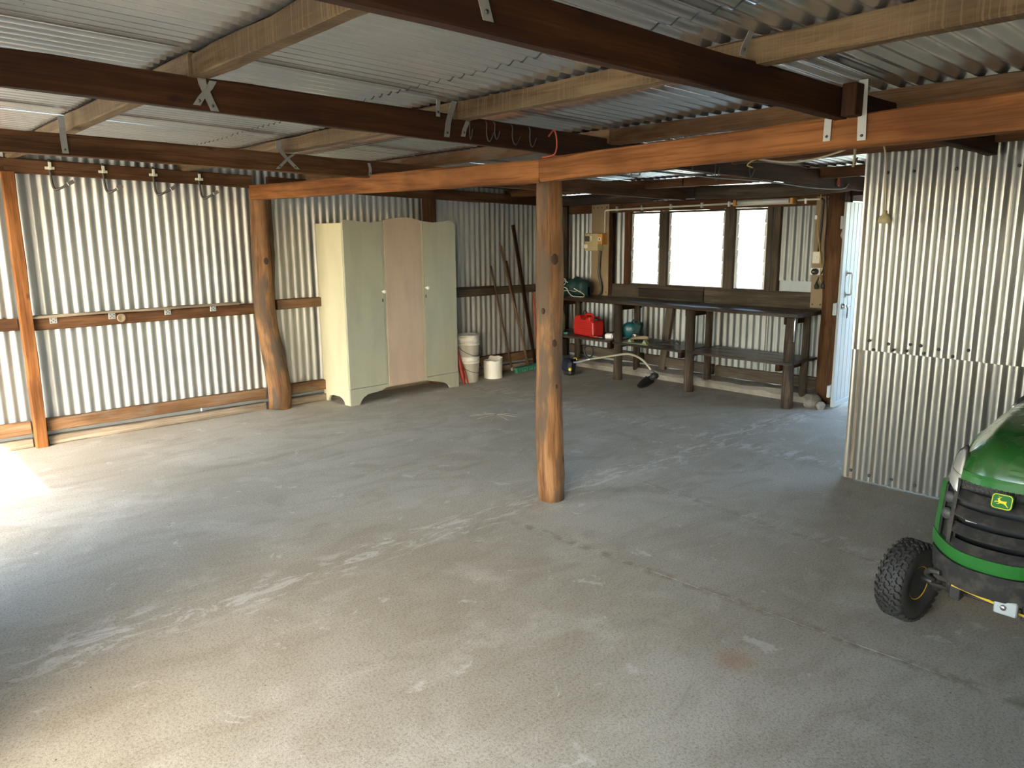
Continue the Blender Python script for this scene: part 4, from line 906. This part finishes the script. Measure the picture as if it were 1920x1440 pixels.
# ================================================================== RIDE-ON MOWER
TY = .765
tw = thing('ride_on_mower', 'green ride-on lawn mower with black grille parked before the corrugated partition', 'mower', (3.3, TY, 0))
def xn(z):                                             # nose profile at the centre line
    pr = [(.20, 3.06), (.30, 3.015), (.40, 2.99), (.46, 2.985), (.55, 3.005), (.64, 3.03), (.72, 3.06), (.80, 3.12)]
    for (a, b), (c, d) in zip(pr, pr[1:]):
        if a <= z <= c: return b+(d-b)*(z-a)/(c-a)
    return pr[-1][1] if z > .8 else pr[0][1]
def fx(d, z): return xn(z)+.095*(abs(d)/.20)**2.4
def panel(name, m_, d0, d1, z0, z1, off=0., th=.02, nd=24, nz=3, parent=tw, zf=None, smooth=True):
    """curved panel following the nose; zf(d) may bend the lower and upper edges"""
    mb = MB(); vs = []; fs = []
    for layer in (0, 1):
        for j in range(nz+1):
            for i in range(nd+1):
                d = d0+(d1-d0)*i/nd; za, zb = (zf(d) if zf else (z0, z1)); z = za+(zb-za)*j/nz
                vs.append((fx(d, z)-off+th*layer, TY+d, z))
    N = (nd+1)*(nz+1); ix = lambda l, j, i: l*N+j*(nd+1)+i
    for j in range(nz):
        for i in range(nd):
            fs.append((ix(0, j, i), ix(0, j, i+1), ix(0, j+1, i+1), ix(0, j+1, i)))
            fs.append((ix(1, j, i), ix(1, j+1, i), ix(1, j+1, i+1), ix(1, j, i+1)))
    for i in range(nd):
        fs.append((ix(0, 0, i), ix(1, 0, i), ix(1, 0, i+1), ix(0, 0, i+1))); fs.append((ix(0, nz, i), ix(0, nz, i+1), ix(1, nz, i+1), ix(1, nz, i)))
    for j in range(nz):
        fs.append((ix(0, j, 0), ix(0, j+1, 0), ix(1, j+1, 0), ix(1, j, 0))); fs.append((ix(0, j, nd), ix(1, j, nd), ix(1, j+1, nd), ix(0, j+1, nd)))
    mb.add(vs, fs, None, False); o = mb.build(name, m_, parent); return o
# hood: loft of cross-sections
st_ = [  # x, top z, half width, shoulder drop
    (3.060, .722, .150, .020), (3.066, .745, .153, .030), (3.085, .785, .158, .045), (3.12, .820, .163, .060), (3.18, .848, .172, .075), (3.28, .872, .184, .085), (3.42, .890, .198, .095), (3.62, .904, .212, .10), (3.88, .912, .222, .10)]
mb = MB(); vs = []; nd = 24
for x_, zt, hw, dr_ in st_:
    for i in range(nd+1):
        t_ = -1+2*i/nd; d = hw*t_
        ridge = .010*math.exp(-((abs(t_)-.52)/.09)**2)*min(1, (x_-3.06)*8)
        cur = .095*(abs(d)/.20)**2.4*max(0, 1-(x_-3.06)/.5)
        vs.append((x_+cur, TY+d, zt-dr_*abs(t_)**3.2+ridge))
fs = [(j*(nd+1)+i, j*(nd+1)+i+1, (j+1)*(nd+1)+i+1, (j+1)*(nd+1)+i) for j in range(len(st_)-1) for i in range(nd)]
mb.add(vs, fs, None, True); hood = mb.build('hood', 'tractor_green', tw)
sm_ = hood.modifiers.new('round', 'SUBSURF'); sm_.levels = 1; sm_.render_levels = 2
panel('hood_lip', 'tractor_green_trim', -.150, .150, .690, .724, .004, .03)
for sgn in (-1, 1):                                    # side panels
    mb = MB(); vs = []
    for x_, zt, hw in ((3.21, .64, .205), (3.3, .745, .196), (3.45, .785, .204), (3.7, .80, .216), (3.89, .81, .221)):
        vs += [(x_, TY+sgn*(hw+.008), .44), (x_, TY+sgn*(hw+.012), .60), (x_, TY+sgn*hw, zt)]
    fs = [(i*3+j, i*3+j+1, (i+1)*3+j+1, (i+1)*3+j) for i in range(4) for j in (0, 1)]
    o = mb.add(vs, fs, None, True).build('side_panel', 'tractor_green_trim', tw); sm_ = o.modifiers.new('thick', 'SOLIDIFY'); sm_.thickness = .006
    # headlight: reflector bowl, lens, black surround
    sg = sgn
    def hl(uv, inset, off):
        out = []
        for d, z in uv: out.append((d*sg, z))
        return out
    pts_h = [(.151, .636), (.172, .641), (.198, .655), (.209, .673), (.211, .70), (.206, .735), (.194, .765), (.176, .786), (.163, .782), (.155, .745), (.151, .69)]
    def hsurf(d, z, off):
        back = .0 if z < .66 else (z-.66)*.55
        return Vector((fx(d, min(z, .66))+back-off, TY+d, z))
    for nm, m_, off, sc, dome in (('headlight_surround', 'tractor_black', -.012, 1.13, 0.), ('headlight_lens', 'lamp_lens', .0, 1.0, .012)):
        c = (.181, .71); ring = [(c[0]+(a-c[0])*sc, c[1]+(b-c[1])*sc) for a, b in pts_h]; n_ = len(ring)
        vs = [hsurf(sg*c[0], c[1], off+dome)]; lv = (.35, .7, .92, 1.)
        for f_ in lv:
            for a, b in ring: vs.append(hsurf(sg*(c[0]+(a-c[0])*f_), c[1]+(b-c[1])*f_, off+dome*(1-f_**3)))
        fs = [(0, 1+i, 1+(i+1) % n_) for i in range(n_)]
        for l_ in range(len(lv)-1): fs += [(1+l_*n_+i, 1+(l_+1)*n_+i, 1+(l_+1)*n_+(i+1) % n_, 1+l_*n_+(i+1) % n_) for i in range(n_)]
        base = len(vs)-n_; vs += [Vector(v)+Vector((.02, 0, 0)) for v in vs[base:]]
        fs += [(base+i, base+n_+i, base+n_+(i+1) % n_, base+(i+1) % n_) for i in range(n_)]
        lens_ = MB().add(vs, fs, None, True).build(nm, m_, tw)
    MB().tube([hsurf(sg*(.153+.053*q/6), .700+.016*(q/6), .0125-.008*abs(q/3-1)**2) for q in range(7)], .0012, 4).build('lens_divider', 'plastic_grey', lens_)
    # green cheek strip below the headlight and vent pod with two bosses
    def cz(d): return (.375+.02*0, .665)
    panel('cheek', 'tractor_green_trim', sgn*.206, sgn*.232, .40, .655, .006, .10, 4, 6)
    panel('vent_frame', 'tractor_black', sgn*.150, sgn*.206, .445, .640, -.018, .02, 6, 6)
    panel('grille_post', 'tractor_black', sgn*.146, sgn*.164, .438, .69, .003, .02, 3, 6)
    panel('vent_rim', 'tractor_black', sgn*.196, sgn*.207, .455, .648, .002, .025, 3, 6)
    for z_ in (.545, .605): MB().lathe([(.026, 0), (.022, .012), (.012, .019), (0, .021)], (fx(.181, z_)+.018, TY+sgn*.181, z_), Vector((-1, sgn*.55, 0)).to_track_quat('Z', 'Y').to_matrix(), 16).build('vent_boss', 'plastic_grey', tw)
def band(d): return (.392+.025*(abs(d)/.235)**3, .442+.030*(abs(d)/.235)**3)
panel('nose_band', 'tractor_green_trim', -.235, .235, 0, 0, .010, .06, 30, 4, zf=band)
panel('bumper', 'tractor_black', -.225, .225, 0, 0, .020, .08, 30, 4, zf=lambda d: (.290+.03*(abs(d)/.225)**4, .390+.02*(abs(d)/.225)**3))
MB().box((3.10, TY-.15, .43), (3.13, TY+.15, .70)).build('grille_backing', 'plastic_black', tw)
for i, z_ in enumerate((.452, .512, .572, .632)):
    mb = MB(); vs = []; n_ = 24
    for k_ in range(n_+1):
        d = -.150+.300*k_/n_; xf = fx(d, z_)
        vs += [(xf-.002, TY+d, z_-.014), (xf-.006, TY+d, z_-.006), (xf+.026, TY+d, z_+.020), (xf+.032, TY+d, z_+.010)]
    fs = [(k_*4+j, k_*4+(j+1) % 4, (k_+1)*4+(j+1) % 4, (k_+1)*4+j) for k_ in range(n_) for j in range(4)]+[(3, 2, 1, 0), tuple(n_*4+j for j in range(4))]
    mb.add(vs, fs).build('grille_slat', 'tractor_black', tw)
mb = MB()                                              # honeycomb strip under the hood lip
for r_ in range(2):
    for k_ in range(16):
        d = -.135+.018*k_+.009*r_; z_ = .672+.013*r_
        mb.tube([(fx(d, z_)-.001+.0055*0, TY+d+.0068*math.cos(a), z_+.0068*math.sin(a)) for a in [q*PI/3 for q in range(6)]], .0016, 4, closed=True)
mb.build('mesh_strip', 'tractor_black', tw)
MB().box((3.075, TY+.075, .535), (3.085, TY+.115, .552), .002).build('wiring_label', 'paint_door', tw)
MB().tube([(3.08, TY+.05, .50), (3.08, TY-.13, .505)], .008, 6).build('inner_rod', 'wood_ply', tw)
# emblem: rounded green badge, yellow rim, leaping deer
em = tw
EX = xn(.650)-.020; EC = Vector((EX, TY-.012, .660))
def rrect(w_, h_, r_, n_=5, bow=.0):
    out = []
    for cx, cz_, a0 in ((w_/2-r_, h_/2-r_, 0), (-w_/2+r_, h_/2-r_, PI/2), (-w_/2+r_, -h_/2+r_, PI), (w_/2-r_, -h_/2+r_, 1.5*PI)):
        for q in range(n_+1): a = a0+PI/2*q/n_; out.append((cx+r_*math.cos(a), cz_+r_*math.sin(a)))
    return out
ey_ = Vector((0, -1, 0)); ez_ = Vector((.30, 0, 1)).normalized(); en = Vector((-1, 0, .30)).normalized()
emb = MB().prism(rrect(.068, .056, .013), EC+en*-.012, ey_, ez_, en*.014).build('emblem', 'emblem_green', tw); emb['label'] = 'green badge with yellow leaping deer'
o_, i_ = rrect(.063, .051, .012), rrect(.0585, .0465, .010); n_ = len(o_)
vs = [EC+ey_*a+ez_*b+en*h for h in (.002, .0034) for p_ in (o_, i_) for a, b in p_]
fs = []
for k_ in range(n_):
    k2 = (k_+1) % n_
    fs += [(2*n_+k_, 2*n_+k2, 3*n_+k2, 3*n_+k_), (k_, n_+k_, n_+k2, k2), (k_, k2, 2*n_+k2, 2*n_+k_), (n_+k_, 3*n_+k_, 3*n_+k2, n_+k2)]
MB().add(vs, fs).build('emblem_rim', 'emblem_yellow', emb)
deer = [(-.034, -.004), (-.030, -.008), (-.023, -.004), (-.016, -.005), (-.012, -.008), (-.017, -.012), (-.022, -.012), (-.021, -.015), (-.013, -.014), (-.008, -.009), (.000, -.009), (.010, -.010), (.017, -.014), (.024, -.021), (.030, -.026), (.032, -.025), (.026, -.017), (.020, -.009), (.020, -.001), (.023, .003), (.020, .004), (.014, .004), (.004, .003), (-.005, .004), (-.010, .008), (-.012, .013), (-.009, .014), (-.009, .016), (-.013, .017), (-.016, .016), (-.021, .012), (-.022, .010), (-.018, .009), (-.017, .004), (-.019, .000), (-.026, .000), (-.031, -.003)]
ant = [[(-.013, .016), (-.014, .021), (-.019, .025), (-.018, .0265), (-.012, .022), (-.011, .016)], [(-.011, .016), (-.009, .021), (-.004, .024), (-.003, .0225), (-.007, .019), (-.009, .0155)]]
deer = [(a*.70, b*.70) for a, b in deer]; ant = [[(a*.70, b*.70) for a, b in q] for q in ant]
dm = MB().prism(deer, EC+en*.002, ey_, ez_, en*.0016)
for a_ in ant: dm.prism(a_, EC+en*.002, ey_, ez_, en*.0016)
dm.build('emblem_deer', 'emblem_yellow', emb)
# front axle, wheels
def wheel(name, c, R, W, steer, hubcol, lugs, parent=tw):
    c = Vector(c); M = rotm('Z', steer) @ rotm('X', PI/2)     # lathe axis -> y
    hw = W/2; rr = R*.42
    prof = [(rr, -hw*.70), (rr*1.15, -hw*.86), (R*.70, -hw), (R*.86, -hw*.98), (R*.935, -hw*.80), (R*.958, -hw*.4), (R*.960, 0), (R*.958, hw*.4), (R*.935, hw*.80), (R*.86, hw*.98), (R*.70, hw), (rr*1.15, hw*.86), (rr, hw*.70)]
    ty = MB().lathe(prof, c, M, 40).build('tyre', 'rubber', parent)
    tm = MB(); zz = [(-.5, 0), (-.30, .32), (.12, .32), (.5, .68), (.5, 1.0), (.30, 1.0), (.10, .66), (-.32, .66), (-.5, .36)]
    rows = 5
    for q in range(lugs):
        for r_ in range(rows):
            a0 = 2*PI*(q+.5*(r_ % 2))/lugs; da = 2*PI/lugs*.86; wz = 2*hw*.98/rows
            vs = []
            for lay in (0, 1):
                for a_, b_ in zz:
                    lz = -hw*.98+wz*(r_+.5)+a_*wz*.98*(1 if r_ % 2 == 0 else -1); an = a0+da*(b_-.5)
                    e = abs(lz)/hw; rad = R*(.955-.10*max(0, e-.72)**1.2*3.) if lay == 0 else R*(1.012-.10*max(0, e-.72)**1.2*3.)
                    vs.append(c+M @ Vector((rad*math.cos(an), rad*math.sin(an), lz)))
            n_ = len(zz); fs = [tuple(n_+i for i in range(n_))]+[(i, (i+1) % n_, n_+(i+1) % n_, n_+i) for i in range(n_)]
            tm.add(vs, fs)
    tm.build('tread', 'rubber', ty)
    rm = MB().lathe([(0, -hw*.25), (rr*.3, -hw*.25), (rr*.55, -hw*.45), (rr*.85, -hw*.5), (rr, -hw*.74), (rr*1.06, -hw*.74), (rr*1.02, hw*.74), (rr, hw*.74), (rr*.85, hw*.5), (rr*.55, hw*.45), (rr*.3, hw*.25), (0, hw*.25)], c, M, 28).build('rim', hubcol, parent)
    MB().lathe([(.018, 0), (.018, hw*.5), (0, hw*.52)], c, M, 12).build('hub_cap', 'steel_dark', rm)
wheel('front_wheel', (3.235, TY+.345, .169), .169, .114, -.16, 'tractor_yellow', 32)
wheel('front_wheel', (3.235, TY-.345, .169), .169, .114, -.16, 'tractor_yellow', 32)
MB().beam((3.245, TY-.25, .235), (3.245, TY+.25, .235), .05, .055, .006, 0).build('front_axle', 'steel_dark', tw)
for sgn in (-1, 1):
    MB().tube([(3.245, TY+sgn*.24, .16), (3.245, TY+sgn*.24, .30)], .019, 10).build('spindle', 'steel_dark', tw)
    MB().tube([(3.245, TY+sgn*.24, .185), (3.245, TY+sgn*.30, .19)], .016, 10).build('stub_axle', 'steel_dark', tw)
    MB().tube(bez([(3.13, TY+sgn*.215, .245), (3.10, TY+sgn*.235, .275), (3.07, TY+sgn*.215, .305), (3.05, TY+sgn*.17, .315)], 5), .011, 8).build('steering_arm', 'steel_dark', tw)
    MB().tube([(3.10, TY+sgn*.15, .23), (3.09, TY+sgn*.15, .30)], .012, 8).build('tie_rod_end', 'steel_dark', tw)
MB().tube([(3.11, TY+.22, .235), (3.11, TY-.22, .235)], .009, 8).build('tie_rod', 'steel_dark', tw)
MB().box((3.06, TY-.14, .22), (4.72, TY-.10, .36), .004).build('chassis_rail', 'plastic_black', tw); MB().box((3.06, TY+.10, .22), (4.72, TY+.14, .36), .004).build('chassis_rail', 'plastic_black', tw)
MB().beam((3.05, TY+.13, .282), (3.05, TY-.25, .225), .007, .009, .002, 0).build('hanger_rod', 'tractor_yellow', tw)
MB().box((3.06, TY+.01, .262), (3.08, TY+.07, .300), .003).build('hanger_bracket', 'tractor_yellow', tw)
MB().box((3.005, TY-.10, .245), (3.03, TY-.025, .300), .004).build('hitch_bracket', 'galv_flat', tw)
MB().lathe([(.011, 0), (.011, .008), (.006, .012), (0, .012)], (3.005, TY-.058, .275), rotm('Y', -PI/2), 8).build('bracket_bolt', 'chrome', tw)
# mower deck, dash, steering wheel, seat, fenders, rear wheels (beyond the frame edge)
mb = MB(); dk = [(3.60, .15), (3.65, .28), (3.85, .35), (4.20, .35), (4.40, .28), (4.45, .15), (4.45, -.20), (4.40, -.40), (4.20, -.52), (3.85, -.52), (3.65, -.40), (3.60, -.20)]
mb.prism([(a, b) for a, b in dk], (0, TY, .10), (1, 0, 0), (0, 1, 0), (0, 0, .10)); mb.build('mower_deck', 'tractor_yellow', tw)
MB().box((3.885, TY-.20, .40), (4.00, TY+.20, .885), .02).build('dash', 'tractor_black', tw)
MB().box((3.90, TY-.14, .87), (4.03, TY+.14, .99), .02).build('dash_top', 'tractor_black', tw)
MB().box((3.88, TY+.165, .80), (3.96, TY+.215, .845), .006).build('dash_trim', 'aluminium', tw)
MB().tube([(3.98, TY, .97), (4.12, TY, 1.10)], .016, 10).build('steering_column', 'plastic_black', tw)
SM = Vector((1, 0, 1.0)).to_track_quat('Z', 'Y').to_matrix()
MB().tube([Vector((4.125, TY, 1.105))+SM @ Vector((.17*math.cos(a), .17*math.sin(a), 0)) for a in [2*PI*i/28 for i in range(28)]], .013, 8, closed=True).build('steering_wheel', 'plastic_black', tw)
for sgn in (-1, 1):
    a_ = SM @ Vector((0, .165*sgn, 0)); MB().tube([Vector((4.12, TY, 1.10)), Vector((4.125, TY, 1.105))+a_], .009, 6).build('wheel_spoke', 'plastic_black', tw)
    wheel('rear_wheel', (4.46, TY+sgn*.36, .245), .245, .19, 0., 'tractor_yellow', 26)
    mb = MB()
    def fen(u_, v_):
        an = math.radians(15+150*u_); return Vector((4.46+.30*math.cos(an), TY+sgn*(.20+.28*v_), .27+.30*math.sin(an)))
    mb.grid(fen, 14, 4); o = mb.build('fender', 'tractor_green_trim', tw); o.modifiers.new('thick', 'SOLIDIFY').thickness = .008
MB().tube([(4.46, TY-.30, .245), (4.46, TY+.30, .245)], .022, 10).build('rear_axle', 'steel_dark', tw)
MB().box((4.10, TY-.21, .30), (4.78, TY+.21, .40), .02).build('foot_platform', 'tractor_green_trim', tw)
MB().box((4.28, TY-.20, .40), (4.76, TY+.20, .57), .03).build('seat_pan', 'tractor_green_trim', tw)
MB().box((4.30, TY-.22, .60), (4.68, TY+.22, .68), .03).build('seat_cushion', 'tractor_yellow', tw)
MB().obox((4.70, TY, .82), (.07, .42, .34), rotm('Y', .15), .03).build('seat_back', 'tractor_yellow', tw)
MB().box((4.45, TY-.05, .56), (4.55, TY+.05, .61), .005).build('seat_post', 'steel_dark', tw)
